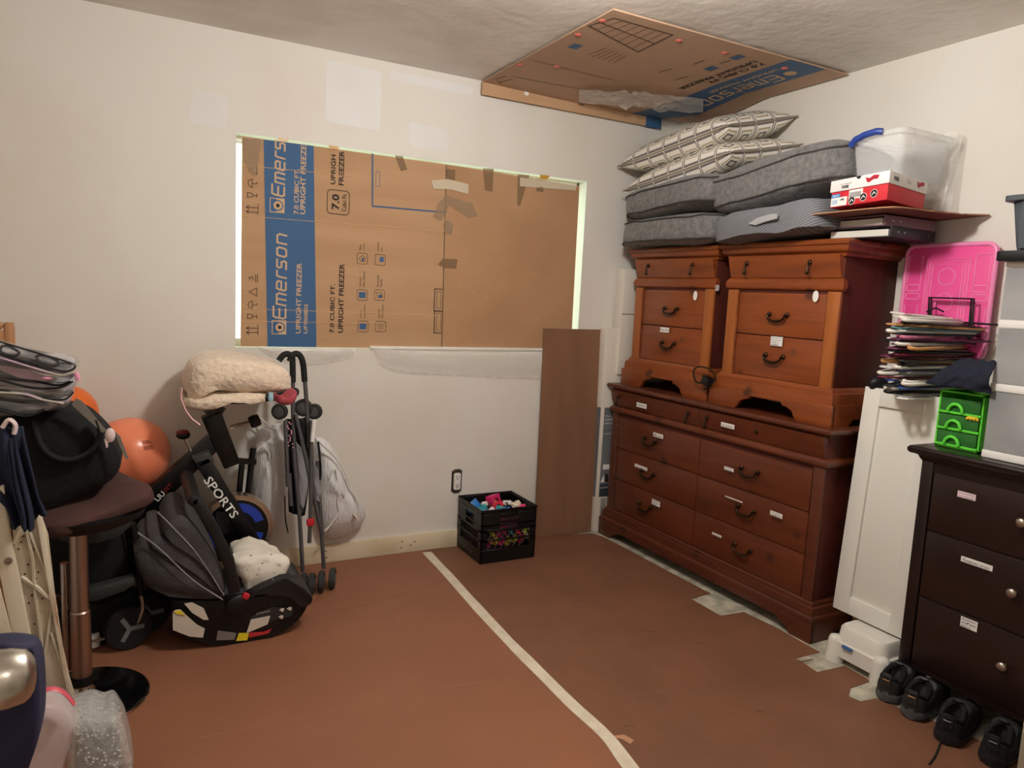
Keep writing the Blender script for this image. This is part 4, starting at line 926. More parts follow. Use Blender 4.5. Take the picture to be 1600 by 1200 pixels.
walls([binring(.125, .088, z0), binring(.134, .096, z0 + .01), binring(.150, .112, z1 - .02), binring(.150, .112, z1 - .012), binring(.160, .122, z1 - .012), binring(.162, .124, z1 + .006), binring(.156, .118, z1 + .006)], CLR, 'tub', cbn)
MB().tube([(bc.x - .166, bc.y - .035, z1 + .001), (bc.x - .176, bc.y - .015, z1 + .004), (bc.x - .179, bc.y + .03, z1 - .002), (bc.x - .172, bc.y + .075, z1 - .012), (bc.x - .166, bc.y + .10, z1 - .03)], .013, 10).build('handle', BLUH, cbn, smooth=60)
MB().grid(lambda u, v: Vector((2.86 + .03 * nz((u * 4, v * 4, 1)) + .012 * v, 1.985 - .20 * u, 1.83 + .30 * v - .05 * u + .03 * nz((u * 3, v * 5, 5)))), 14, 14).build('clear_wrap', FILM, cbn, smooth=80)
# ------------------------------------------------------------------ right-hand pile
# pink embossed bin standing upright against the right wall
PK = mat('pink_translucent_plastic', (255, 96, 170), .25, col2=(250, 84, 160), vscale=3, alpha=.92); PKL = mat('pink_plastic_ridge', (255, 150, 200), .25)
Xp = R - .035; pk = thing('pink_bin_lid', 'bright pink plastic bin lid with embossed panels standing against the wall', 'bin lid', (Xp, 1.76, 1.2))
ya, yb_, za, zb_ = 1.955, 1.60, 1.22, 1.66
P = rrect(-(ya - yb_) / 2, 0, (ya - yb_) / 2, zb_ - za, .035, 5)
MB().prism(P, (Xp, (ya + yb_) / 2, za), -UY, UZ, .010).build('plate', PK, pk, bev=.003)
MB().tube([Vector((Xp - .008, (ya + yb_) / 2 - x, za + z)) for x, z in P], .009, 8, closed=True).build('rim', PKL, pk, smooth=60)
def emb(pts, r_=.0025, closed=True): MB().tube([Vector((Xp - .0105, (ya + yb_) / 2 - x, za + z)) for x, z in pts], r_, 5, closed=closed).build('embossed_ridge', PKL, pk, smooth=60)
for s_ in (0, .012, .024): emb([(-.085 + s_, 0.02), (-.085 + s_, .385 - s_), (.085 - s_, .385 - s_), (.085 - s_, 0.02)], closed=False)
for z in (.315, .215, .115): emb(circ(0, z, .034, 18))
for s in (-1, 1):
    for z in (.235, .27): emb(rrect(s * .135 - .028, z - .012, s * .135 + .028, z + .012, .005, 2))
    emb([(s * .135 - .028, .20), (s * .135 - .028, .06), (s * .135 + .028, .06), (s * .135 + .028, .20)], closed=False); emb([(s * .135 - .028, .29), (s * .135 - .028, .40), (s * .135 + .028, .40), (s * .135 + .028, .29)], closed=False)
# stack of clothes hangers lying on the carton
HC = {'white': (232, 228, 220), 'black': (10, 10, 12), 'plum': (92, 30, 66), 'blue': (40, 70, 140), 'teal': (60, 110, 116), 'wood': (190, 138, 84), 'grey': (140, 142, 146), 'pink': (190, 110, 140), 'burgundy': (96, 24, 36), 'navy': (30, 36, 62)}
HM = {k_: mat('hanger_' + k_, v, .45 if k_ != 'wood' else .55) for k_, v in HC.items()}
def hanger(color, c, rz, tilt, w_=.40, th=.006, kind='tube', label='', roll=0):
    t = thing('clothes_hanger', label, 'hanger', c, 0, 'clothes hangers stacked flat in a pile'); m = HM[color]
    Mx = Matrix.Translation(Vector(c)) @ Euler((tilt, roll, rz)).to_matrix().to_4x4()
    a = w_ / 2; b = MB(Mx)
    if kind == 'flat':
        pl = [(-a, -.012), (-a + .02, -.03), (a - .02, -.03), (a, -.012), (.03, .085), (-.03, .085)]
        b.tube([(x, y, 0) for x, y in [(-a, 0), (-a + .01, -.02), (a - .01, -.02), (a, 0), (.05, .08), (0, .095), (-.05, .08)]], .009, 6, closed=True, flat=.45)
    else:
        b.tube([(x, y, 0) for x, y in [(-a, .0), (-a + .012, -.016), (a - .012, -.016), (a, .0), (a - .01, .014), (.03, .088), (0, .096), (-.03, .088), (-a + .01, .014)]], th, 8, closed=True)
    b.build('shoulder_bar', m, t, smooth=60)
    h = MB(Mx); hp = [(0, .09, 0), (0, .125, 0)] + [(.024 + .026 * math.cos(q), .15 + .026 * math.sin(q), 0) for q in [pi - i * pi * 1.25 / 10 for i in range(11)]]
    hp = [(0, .09, 0), (0, .125, 0), (0, .15, 0)] + [(.026 - .026 * math.cos(i * pi * 1.2 / 10), .15 + .026 * math.sin(i * pi * 1.2 / 10), 0) for i in range(1, 11)]
    h.tube(hp, th * .62 if kind != 'flat' else .003, 7).build('hook', m if color in ('white', 'black', 'blue', 'plum') and kind != 'wood' else STEEL, t, smooth=60)
    return t
# hooks point to the room corner side (+Y); bars run from the wall side to the room
seq = [('white', 'flat'), ('grey', 'tube'), ('black', 'tube'), ('white', 'tube'), ('blue', 'flat'), ('black', 'flat'), ('white', 'tube'), ('white', 'flat'), ('burgundy', 'flat'), ('white', 'tube'), ('grey', 'flat'), ('navy', 'flat'), ('white', 'tube'), ('black', 'flat'), ('wood', 'tube'), ('black', 'flat'), ('plum', 'flat'), ('burgundy', 'tube'), ('black', 'flat'), ('plum', 'flat'), ('wood', 'tube'), ('white', 'tube'), ('black', 'flat'), ('plum', 'flat'), ('pink', 'tube'), ('black', 'flat'), ('white', 'tube'), ('teal', 'flat'), ('wood', 'flat'), ('black', 'flat'), ('white', 'tube'), ('white', 'tube')]
names = {'white': 'white plastic hanger', 'grey': 'grey hanger', 'black': 'black hanger', 'blue': 'blue plastic hanger', 'burgundy': 'burgundy velvet hanger', 'navy': 'navy hanger', 'wood': 'light wooden hanger', 'plum': 'plum velvet hanger', 'pink': 'dusty pink hanger', 'teal': 'teal hanger'}
def ORD(n): return f'{n}' + ('th' if 10 < n % 100 < 14 else {1: 'st', 2: 'nd', 3: 'rd'}.get(n % 10, 'th'))
zH = 1.070
for i, (c_, k_) in enumerate(seq):
    f = i / (len(seq) - 1); z = zH + .0092 * i + .004
    lb = names[c_] + ', ' + ORD(i + 1) + ' from the bottom of the hanger pile'
    if i == len(seq) - 1: lb = 'white plastic hanger lying on top of the whole hanger pile'
    hanger(c_, (2.672 + random.uniform(-.02, .02), 1.675 + random.uniform(-.03, .025) + (.035 if (c_ == 'white' and k_ == 'tube' and i % 2) else 0), z + .008 * f), rad(random.uniform(-13, 13) - 3), rad(random.uniform(-1.5, 1.5) + 2 + 3 * f), random.uniform(.41, .45), .0068 if k_ == 'tube' else .0058, k_, lb, rad(random.uniform(-1, 1)))
# black wire rack behind the hangers
WR = mat('black_wire', (18, 18, 20), .4); wr = thing('wire_rack', 'small black wire rack standing behind the hanger pile', 'rack', (2.87, 1.74, 1.30))
for dx_ in (0, .018):
    pts = [PX(x, y, 2.845 - dx_) for x, y in ((1449, 522), (1452, 465), (1518, 467), (1513, 530))]
    MB().tube([p - Vector((0, dx_ * .5, 0)) for p in pts], .0045, 6).build('wire_frame', WR, wr, smooth=30)
MB().tube([PX(1448, 487, 2.84), PX(1462, 481, 2.82), PX(1474, 487, 2.80)], .0035, 6).build('wire_hook', WR, wr, smooth=60)
MB().tube([PX(1450, 500, 2.84), PX(1562, 508, 2.84)], .004, 6).build('cross_wire', WR, wr)
# small black bag and navy cloth on the pile
bk = MB(); bk.ell((2.665, 1.872, 1.098), (.05, .032, .036), 18, 10, fn=lambda p: p + p.normalized() * .008 * nz(p, 25)); tag(bk.build('small_pouch', mat('black_pouch', (22, 21, 24), .5, bump=.4, bscale=50), None, smooth=60), 'small black pouch tucked under the hangers above the white door', 'pouch')
NV = mat('navy_jersey', (18, 22, 38), .9, col2=(24, 29, 48), vscale=12, bump=.3, bscale=60)
def cloth(name, label, cat, fn, nu, nv, m, group=None, th=.004): return tag(MB().grid(fn, nu, nv).build(name, m, None, smooth=80, solid=th), label, cat, group)
E8 = [PX(x, y, X_) for x, y, X_ in ((1446, 598, 2.52), (1548, 616, 2.50), (1556, 566, 2.52), (1505, 560, 2.56))]
def navyc(u, v):
    p = (E8[0] * (1 - u) + E8[1] * u) * (1 - v) + (E8[3] * (1 - u) + E8[2] * u) * v
    return p + Vector((-.018 * math.sin(pi * v) + .010 * nz((u * 6, v * 5, 0)), .012 * nz((u * 5, v * 4, 4)), .012 * nz((u * 6, v * 3, 8))))
cloth('navy_cloth', 'dark navy cloth draped over the green drawers and hangers', 'cloth', navyc, 26, 18, NV)
# green mini drawer unit
GR = mat('lime_green_plastic', (96, 214, 62), .3, spec=.4); GRT = mat('green_tinted_clear', (52, 118, 52), .2, alpha=.82)
gy0, gy1, gz0, gx = 1.560, 1.405, .9185, 2.565
gd = thing('mini_drawers', 'lime green plastic mini drawer tower on the dark dresser', 'drawer unit', (gx + .08, (gy0 + gy1) / 2, gz0))
MB().box((gx, gy1, gz0), (gx + .16, gy1 + .006, gz0 + .20)).box((gx, gy0 - .006, gz0), (gx + .16, gy0, gz0 + .20)).box((gx + .154, gy1, gz0), (gx + .16, gy0, gz0 + .20)).box((gx, gy1, gz0 + .194), (gx + .16, gy0, gz0 + .20)).box((gx, gy1, gz0), (gx + .16, gy0, gz0 + .006)).build('case', GR, gd)
MB().grid(lambda u, v: Vector((gx + .16 * v, gy0 - (gy0 - gy1) * u, gz0 + .2 + .012 * math.sin(pi * u) * (1 - .3 * v))), 12, 4).build('lid', GR, gd, smooth=60, solid=.004)
for i in range(3):
    z = gz0 + .010 + i * .058
    d_ = MB().box((gx - .004, gy1 + .009, z + .004), (gx + .002, gy0 - .009, z + .050)).build('drawer', GRT, gd, bev=.001)
    MB().box((gx - .007, gy1 + .004, z - .004), (gx + .005, gy0 - .004, z + .004)).build('shelf_rim', GR, gd, bev=.001)
    yc = (gy0 + gy1) / 2 + .012
    MB().tube([(gx - .010, yc + .025 * math.cos(a), z + .004 + .027 * math.sin(a)) for a in [pi * k_ / 12 for k_ in range(13)]], .006, 8).build('handle', GR, d_, smooth=60)
mb = MB(); 
for k_ in range(7): mb.ell((gx - .008, gy1 + .012 + .007 * k_ * .8, gz0 + .115 + .004 * (k_ % 2)), (.005, .006, .006), 8, 5)
tag(mb.build('yellow_beads', mat('yellow_bead', (224, 190, 40), .4), None, smooth=60), 'little string of yellow beads hanging out of the green drawers', 'beads')
# white framed clear drawer tower, dark tote on top
WF = mat('white_frame_plastic', (238, 236, 232), .35); CLD = mat('shaded_drawer_plastic', (190, 191, 193), .25, alpha=.46)  # drawer plastic greyed to paint in the unlit inside
tx, ty0, ty1, tz0 = 2.525, 1.372, 1.02, .9185
dt = thing('drawer_tower', 'three drawer clear plastic tower with white frame on the dark dresser', 'drawer unit', (tx + .15, (ty0 + ty1) / 2, tz0))
for za in (0, .224, .432, .628):
    MB().box((tx - .003, ty1, tz0 + za), (tx + .36, ty0, tz0 + za + (.026 if za < .6 else .018))).build('shelf_frame', WF, dt, bev=.003)
for y in (ty0 - .008, ty1):
    for x in (tx + .34,): MB().box((x, y, tz0), (x + .02, y + .008, tz0 + .64)).build('post', WF, dt)
CL = mat('white_towelling', (226, 220, 212), .95, col2=(206, 198, 190), vscale=20, bump=.7, bscale=50); GCL = mat('grey_blue_clothes', (128, 134, 146), .95, col2=(104, 110, 124), vscale=14)
for i, (za, zb2) in enumerate(((.028, .222), (.252, .430), (.460, .626))):
    q = walls([[Vector((x, y, tz0 + z)) for x, y in ((tx, ty1 + .004), (tx + .33, ty1 + .004), (tx + .33, ty0 - .004), (tx, ty0 - .004))] for z in (za, zb2)], CLD, 'drawer', dt)
    MB().cbox((tx + .17, (ty0 + ty1) / 2 - .02, tz0 + za + .055), (.28, .26, .10)).build('folded_clothes', GCL if i < 2 else CL, dt, bev=.03, seg=3)
    MB().ell((tx + .085, ty0 - .115, tz0 + za + .130), (.075, .095, .034), 18, 10, fn=lambda p: p + p.normalized() * .012 * nz(p, 18, i)).build('rolled_towel', CL, dt, smooth=60)
tt = thing('storage_tote', 'dark grey plastic tote with black base on the drawer tower', 'storage tote', (tx + .15, 1.2, 1.57))
TG = mat('slate_grey_plastic', (70, 76, 82), .4); yc = (ty0 + ty1) / 2; zt = tz0 + .6465
bc = Vector((tx + .16, yc - .004, 0))
MB().prism(rrect(-.20, -.20, .20, .20, .02, 3), (bc.x, bc.y, zt), UX, UY, .032).build('tray_lid', BLACKP, tt, bev=.004)
walls([binring(.165, .160, zt + .032), binring(.168, .164, zt + .05), binring(.182, .180, zt + .185)], TG, 'tub', tt)
walls([binring(.182, .180, zt + .185), binring(.200, .198, zt + .190), binring(.200, .198, zt + .205), binring(.180, .178, zt + .207)], TG, 'rim', tt, floor=False)
for k_ in range(6):
    x = bc.x - .166 - .006; y = bc.y + .13 - .052 * k_
    MB().hexa([(x - .004, y - .012, zt + .04), (x + .01, y - .012, zt + .04), (x + .01, y + .012, zt + .04), (x - .004, y + .012, zt + .04), (x - .016, y - .012, zt + .185), (x, y - .012, zt + .185), (x, y + .012, zt + .185), (x - .016, y + .012, zt + .185)]).build('rib', TG, tt)
# ------------------------------------------------------------------ sneakers
def sneaker(label, heel, rz, sole_m, up_m, accent, grp, lace=False):
    t = thing('sneaker', label, 'shoe', heel, rz, grp)
    L_ = .285
    def wd(s): return (.036 + .012 * math.sin(min(1, s * 1.1) * pi * .9) ** 1.0 + .006 * s) * (1 if s < .86 else math.sqrt(max(.02, 1 - ((s - .86) / .14) ** 2)))
    def wd0(s): return wd(s) * (1 if s > .07 else math.sqrt(max(.05, 1 - ((.07 - s) / .07) ** 2)))
    n = 26; mb = MB(); secs = []
    def ring(mbx, s, zlo, zhi, k, topk):
        return [(s * L_, wd0(s) * k * math.copysign(abs(math.cos(a)) ** .55, math.cos(a)), zlo + (zhi - zlo) * (.5 + .5 * math.copysign(abs(math.sin(a)) ** .55, math.sin(a)))) for a in [2 * pi * j / 20 for j in range(20)]]
    for i in range(n): s = i / (n - 1); secs.append(ring(mb, s, .002 + (.012 * max(0, s - .8) / .2), .034 - .008 * s + .006 * (s < .2), 1.05, 1))
    vs = sum(secs, []); fs = [(i * 20 + j, i * 20 + (j + 1) % 20, (i + 1) * 20 + (j + 1) % 20, (i + 1) * 20 + j) for i in range(n - 1) for j in range(20)] + [tuple(reversed(range(20))), tuple((n - 1) * 20 + j for j in range(20))]
    mb.add(vs, fs).build('sole', sole_m, t, local=True, smooth=50)
    def hgt(s): return (.094 if s < .06 else .094 - .018 * math.sin(min(1, (s - .06) / .22) * pi) if s < .3 else .094 + .016 * math.sin(max(0, min(1, (s - .3) / .14)) * pi / 2) - max(0, (s - .42)) * .115)
    u = MB(); R1 = []
    for i in range(n):
        s = i / (n - 1) * .985 + .004; h = max(.05, hgt(s)); op = s < .42; r_ = []
        for j in range(17):
            a = -pi / 2 + pi * j / 16 if not op else None
            tt_ = j / 16
            if op:   # open collar: U section with thickness
                q = tt_ * 2 - 1; side = math.copysign(1, q); f = 1 - abs(q)   # 0 at rim, 1 at bottom centre
                y = wd0(s) * (side * (.80 - .12 * (1 - f * 2 if f < .5 else 0)) if f < .5 else .80 * q * 2); z = .036 + (h - .036) * (1 - min(1, f * 2))
            else:
                a = pi * tt_; y = -wd0(s) * .96 * math.cos(a); z = .030 + (h - .030) * math.sin(a) ** .7
            r_.append((s * L_, y if not op else y, z))
        R1.append(r_)
    # outer shell
    V2 = []
    for i in range(n):
        s = i / (n - 1) * .985 + .004; h = max(.05, hgt(s)); r_ = []
        for j in range(17):
            a = pi * j / 16; y = -wd0(s) * .97 * math.copysign(abs(math.cos(a)) ** .6, math.cos(a)); z = .030 + (h - .030) * abs(math.sin(a)) ** .6
            if s < .42:   # dip the top into an opening
                k_ = max(0, 1 - abs(math.cos(a)) / .62); z = z - k_ ** .5 * (h - .045) * min(1, (s - .02) / .06 if s > .02 else 0) * min(1, (.42 - s) / .06)
            r_.append(Vector((s * L_, y, z)))
        V2.append(r_)
    vs = sum(V2, []); u.add(vs, [(i * 17 + j, i * 17 + j + 1, (i + 1) * 17 + j + 1, (i + 1) * 17 + j) for i in range(n - 1) for j in range(16)] + [tuple(range(17)), tuple(reversed([(n - 1) * 17 + j for j in range(17)]))])
    u.build('upper', up_m, t, local=True, smooth=60)
    # padded collar
    P = []
    for k_ in range(24):
        a = 2 * pi * k_ / 24; s = .205 - .185 * math.cos(a); y = .030 * math.sin(a); P.append((s * L_, y * (1 + .1 * math.sin(a)), hgt(s) - .004))
    MB().tube(P, .0085, 8, closed=True).build('collar', mat('black_collar_mesh', (14, 14, 17), .9, bump=.4, bscale=160), t, local=True, smooth=60)
    MB().hexa([(-.003, -.018, .055), (.012, -.018, .055), (.012, .018, .055), (-.003, .018, .055), (.002, -.014, .104), (.012, -.014, .104), (.012, .014, .104), (.002, .014, .104)]).build('heel_tab', up_m, t, local=True, bev=.003)
    MB().cbox((-.004, 0, .085), (.002, .022, .0025)).build('heel_line', accent, t, local=True)
    for k_ in range(5):
        s = .45 + .07 * k_; MB().tube([(s * L_, y * .026, hgt(s) - .002 + .004 * (1 - y * y)) for y in (-1, -.5, 0, .5, 1)], .003, 6).build('lace', mat('shoe_lace', (20, 20, 23), .85), t, local=True, smooth=60)
    MB().tube([(.40 * L_, 0, .10), (.34 * L_, 0, .118)], [.020, .014], 8, flat=.3).build('tongue', up_m, t, local=True, smooth=60)
    return t
SOLEG = mat('grey_shoe_sole', (76, 78, 80), .5); UPG = mat('charcoal_shoe_leather', (40, 39, 41), .55, bump=.2, bscale=80); ORG = mat('orange_heel_line', (206, 160, 110), .6)
SOLEB = mat('black_shoe_sole', (22, 24, 30), .5); UPB = mat('black_shoe_mesh', (16, 16, 20), .75, bump=.3, bscale=120); GRL = mat('grey_heel_line', (150, 150, 158), .6)
def sp(x, y): p = PZ(x, y, 0); return (p.x, p.y, .0035)
sneaker('charcoal sneaker with orange heel line beside the white step stool', (2.365, 1.505, .0035), rad(12), SOLEG, UPG, ORG, 'charcoal sneakers')
sneaker('charcoal sneaker with orange heel line next to the plain black sneaker', (2.345, 1.395, .0035), rad(14), SOLEG, UPG, ORG, 'charcoal sneakers')
s3 = sneaker('black sneaker with a loose lace trailing on the floor paper', (2.315, 1.255, .0035), rad(16), SOLEB, UPB, GRL, 'black sneakers')
sneaker('black sneaker with no loose lace at the end of the shoe row', (2.335, 1.125, .0035), rad(14), SOLEB, UPB, GRL, 'black sneakers')
MB().tube(catmull([PZ(x, y, .006) for x, y in ((1482, 1142), (1470, 1160), (1462, 1180), (1452, 1194))], 5), .003, 6).build('loose_lace', mat('shoe_lace'), s3, smooth=60)
# ------------------------------------------------------------------ milk crate with toy blocks
CRM = mat('black_crate_plastic', (9, 9, 10), .4)
ck = thing('milk_crate', 'black plastic milk crate full of toy blocks by the back wall', 'crate', (1.735, 3.365, .0035))
cx0, cx1, cy0, cy1, cz = 1.570, 1.890, 3.205, 3.500, .282
z_ = .0035
MB().box((cx0 + .01, cy0 + .01, z_), (cx1 - .01, cy1 - .01, z_ + .008)).build('bottom', CRM, ck)
def side(n_, o, u, L_):
    """one wall: solid lower band, two lattice bands, upper bands with a hand hole"""
    o, u = Vector(o), Vector(u); nn = u.cross(UZ)
    def bar(a, b, za, zb, t=.007, nm='wall_band'):
        P = [o + u * a + UZ * za, o + u * b + UZ * za, o + u * b + UZ * za - nn * t, o + u * a + UZ * za - nn * t]; P += [p + UZ * (zb - za) for p in P]
        return MB().hexa(P).build(nm, CRM, ck, bev=.0012, seg=1)
    bar(0, L_, z_, .075); bar(0, L_, .118, .128, .010); bar(0, L_, .168, .180, .010); bar(0, L_, .200, .208, .009); bar(0, L_, .262, cz, .010)
    for a, b in ((0, L_ * .33), (L_ * .67, L_)): bar(a, b, .180, .262)
    bar(L_ * .33, L_ * .67, .240, .262)
    for a in (0, L_ - .038): bar(a, a + .038, .075, .18)
    m = MB()
    for z0, z1 in ((.075, .118), (.128, .168)):
        k_ = .036; x = .04
        while x < L_ - .075:
            for q in ((x, x + k_, z0, z1), (x + k_, x, z0, z1)):
                m.tube([o + u * q[0] + UZ * q[2] - nn * .004, o + u * q[1] + UZ * q[3] - nn * .004], .0028, 4)
            x += k_
    g = m.build('lattice', CRM, ck); g['kind'] = 'stuff'
side(0, (cx0, cy0, 0), UX, cx1 - cx0); side(1, (cx1, cy0, 0), UY, cy1 - cy0); side(2, (cx1, cy1, 0), -UX, cx1 - cx0); side(3, (cx0, cy1, 0), -UY, cy1 - cy0)
MB().tube([(cx0, cy0, cz), (cx1, cy0, cz), (cx1, cy1, cz), (cx0, cy1, cz)], .006, 6, closed=True).build('top_rim', CRM, ck, smooth=40)
text('MilkHouse', ck, (cx0 - .0005, cy1 - .05, .030), (0, -1, 0), (0, 0, 1), .15, .026, mat('moulded_grey_letters', (96, 94, 92), .5), name='moulded_lettering')
TC = {'bright blue': (40, 120, 200), 'teal': (50, 150, 160), 'white': (236, 228, 226), 'hot pink': (226, 52, 120), 'red': (200, 36, 64), 'royal blue': (44, 76, 176), 'cream': (232, 222, 196), 'yellow': (228, 190, 60), 'lime green': (178, 190, 50), 'magenta': (196, 40, 110), 'orange': (232, 130, 50)}
def block(kind, col, c, s, rot, where):
    m = mat('toy_' + col.replace(' ', '_'), TC[col], .35); Mx = Matrix.Translation(Vector(c)) @ Euler(rot).to_matrix().to_4x4(); lb = f'{col} plastic toy {kind} {where}'
    mb = MB(Mx)
    if kind == 'brick':
        t = thing('toy_block', lb, 'toy block', c, 0, 'toy blocks in the milk crate'); mb.cbox((0, 0, 0), s).build('brick_body', m, t, bev=.003)
        for x in (-.25, .25): MB(Mx).lathe([(.008, s[2] / 2), (.008, s[2] / 2 + .006), (.006, s[2] / 2 + .007)], 12, Matrix.Translation((x * s[0], 0, 0))).build('stud', m, t, smooth=40)
    elif kind == 'hexagon': tag(mb.lathe([(s[0] * .5, -s[2] / 2), (s[0] * .5, s[2] / 2)], 6).build('toy_block', m, None, bev=.003), lb, 'toy block', 'toy blocks in the milk crate')
    elif kind == 'arch':
        P = [(-.5, 0), (-.25, 0)] + [(-.25 * math.cos(pi * i / 8), .3 * math.sin(pi * i / 8)) for i in range(1, 8)] + [(.25, 0), (.5, 0), (.5, .55), (-.5, .55)]
        tag(mb.prism([(x * s[0], z * s[0]) for x, z in P], (0, s[1] / 2, 0), UX, UZ, s[1]).build('toy_block', m, None, bev=.002), lb, 'toy block', 'toy blocks in the milk crate')
    else: tag(mb.lathe([(s[0] * .3, -s[2] / 2), (s[0] * .5, -s[2] / 4), (s[0] * .3, 0), (s[0] * .5, s[2] / 4), (s[0] * .3, s[2] / 2)], 14).build('toy_block', m, None, smooth=40), lb, 'toy block', 'toy blocks in the milk crate')
zt_ = .262; T1 = 'on top of the crate load'
top = [('hexagon', 'bright blue', (738, 787), .085), ('brick', 'teal', (735, 797), .060), ('brick', 'white', (757, 788), .045), ('arch', 'hot pink', (770, 779), .07), ('spool', 'red', (788, 784), .036), ('brick', 'royal blue', (756, 795), .04), ('spool', 'white', (768, 793), .036), ('brick', 'hot pink', (764, 800), .045), ('arch', 'red', (778, 790), .06), ('brick', 'yellow', (775, 782), .03), ('brick', 'bright blue', (792, 795), .045), ('spool', 'cream', (805, 789), .045), ('hexagon', 'teal', (803, 797), .05), ('arch', 'white', (793, 789), .045), ('spool', 'hot pink', (820, 791), .045), ('brick', 'cream', (812, 786), .04), ('arch', 'teal', (783, 800), .05)]
for k_, c_, q, s in top:
    p = PZ(*q, zt_); p.x = min(max(p.x, cx0 + .045), cx1 - .045); p.y = min(max(p.y, cy0 + .045), cy1 - .045)
    block(k_, c_, (p.x, p.y, zt_ - .012 + random.uniform(-.008, .012)), (s, s * .7, s * .55), (random.uniform(-.7, .7), random.uniform(-.7, .7), random.uniform(0, 3)), T1)
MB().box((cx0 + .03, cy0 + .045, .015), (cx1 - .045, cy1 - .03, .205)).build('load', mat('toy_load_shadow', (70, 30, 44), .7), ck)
lowc = ['magenta', 'magenta', 'red', 'magenta', 'lime green', 'lime green', 'yellow', 'lime green', 'hot pink', 'red', 'yellow', 'teal']
for i in range(12):
    x = cx0 + .055 + .019 * i; block('spool' if i % 2 else 'brick', lowc[(i * 5) % 12], (x, cy0 + .030, .10 + .048 * (i % 2) + .004 * (i % 3)), (.038, .026, .034), (random.uniform(-.5, .5), random.uniform(-.5, .5), random.uniform(0, 3)), 'seen through the crate lattice')
# ------------------------------------------------------------------ board and flooring carton leaning in the corner
bo = thing('leaning_board', 'tall plain brown hardboard sheet leaning on the wall below the window', 'board', (2.34, 3.48, 0))
A0, A1, B1, B0 = PZ(835.5, 838, .004), PZ(922.5, 832, .004), PY(946, 515.5, D - .03), PY(849.5, 513, D - .012)
A0.y = A1.y = D - .055; B1.y = B0.y = D - .016
A0.x, A1.x = PY(835.5, 838, A0.y).x, PY(922.5, 832, A0.y).x
MB().sheet([A0, A1, B1, B0], .005, (0, 1, 0)).build('sheet', mat('brown_hardboard', (136, 99, 75), .6, col2=(126, 91, 68), vscale=2, vdist=(6, 1, 1)), bo)
fbx = thing('flooring_carton', 'narrow upright grey and white plank flooring carton beside the dresser', 'box', (2.52, 3.46, 0))
FGY = mat('grey_carton_print', (112, 116, 120), .6, col2=(104, 108, 112), vscale=4); FW_ = mat('white_carton', (224, 218, 206), .65); FNV = mat('navy_carton_print', (48, 54, 66), .6)
yf = D - .075
xa, xb = PY(944.5, 640, yf).x, PY(966, 640, yf).x + .05
xl = xa - .035
zg0, zg1 = PY(930, 777, yf).z, PY(944, 637, yf).z
MB().box((xl + .012, yf, .004), (xb, D - .014, 1.215)).build('carton_body', FW_, fbx, bev=.003)
MB().box((xl + .035, yf - .0012, zg0), (xb - .001, yf, zg1)).build('grey_panel', FGY, fbx)
MB().box((xl + .0115, yf + .004, zg0), (xl + .0125, D - .03, zg1)).build('grey_side_panel', FGY, fbx)
MB().box((xl + .035, yf - .0018, zg0), (xb - .001, yf - .001, zg0 + .075)).build('navy_panel', FNV, fbx)
for z0, h_, s in ((zg1 - .055, .014, 'The'), (zg1 - .078, .016, 'COMPLETE'), (zg1 - .10, .016, 'VINYL PLANK'), (zg1 - .14, .010, 'FLOORING'), (zg1 - .16, .010, 'SYSTEM')): text(s, fbx, (xl + .04, yf - .0012, z0), UX, UZ, min(.09, .012 * len(s)), h_ * .7, WPAPER if z0 != zg1 - .14 else INK, off=.0006)
text('EASY TO INSTALL', fbx, (xl + .042, yf - .0018, zg0 + .05), UX, UZ, .075, .010, WPAPER, off=.0006)
MB().box((xl + .05, yf - .002, zg0 + .165), (xl + .115, yf - .001, zg0 + .195)).build('white_label', WPAPER, fbx)
b__ = MB(); flat(b__, [(0, 0), (.03, 0), (.022, .045)], (xl + .038, yf - .0012, zg0 + .088), UX, UZ, .0006); b__.build('white_triangle', WPAPER, fbx)
for dx_ in (.03, .062): b__ = MB(); flat(b__, [(0, 0), (.03, 0), (.022, .045), (.004, .055)], (xl + .038 + dx_, yf - .0012, zg0 + .088), UX, UZ, .0006); b__.build('black_triangle', INK, fbx)
MB().box((xl + .05, yf - .002, .10), (xl + .085, yf - .0008, zg0 - .01)).build('handle_slot', mat('shadow_grey_card', (150, 146, 138), .7), fbx)
wb = thing('white_box', 'slim white carton standing upright behind the corner nightstand', 'box', (2.6, 3.44, .9))
p0, p1 = PY(973, 470, D - .09), PY(990, 470, D - .09)
MB().box((p0.x, D - .09, .95), (p0.x + .14, D - .02, 1.56)).build('carton_body', FW_, wb, bev=.002); MB().box((p0.x, D - .0912, 1.30), (p0.x + .14, D - .0898, 1.304)).build('box_seam', INK, wb)

# ------------------------------------------------------------------ left-hand pile
def tubeY(pxs, Y, k=5): return catmull([PY(x, y, Y) for x, y in pxs], k)
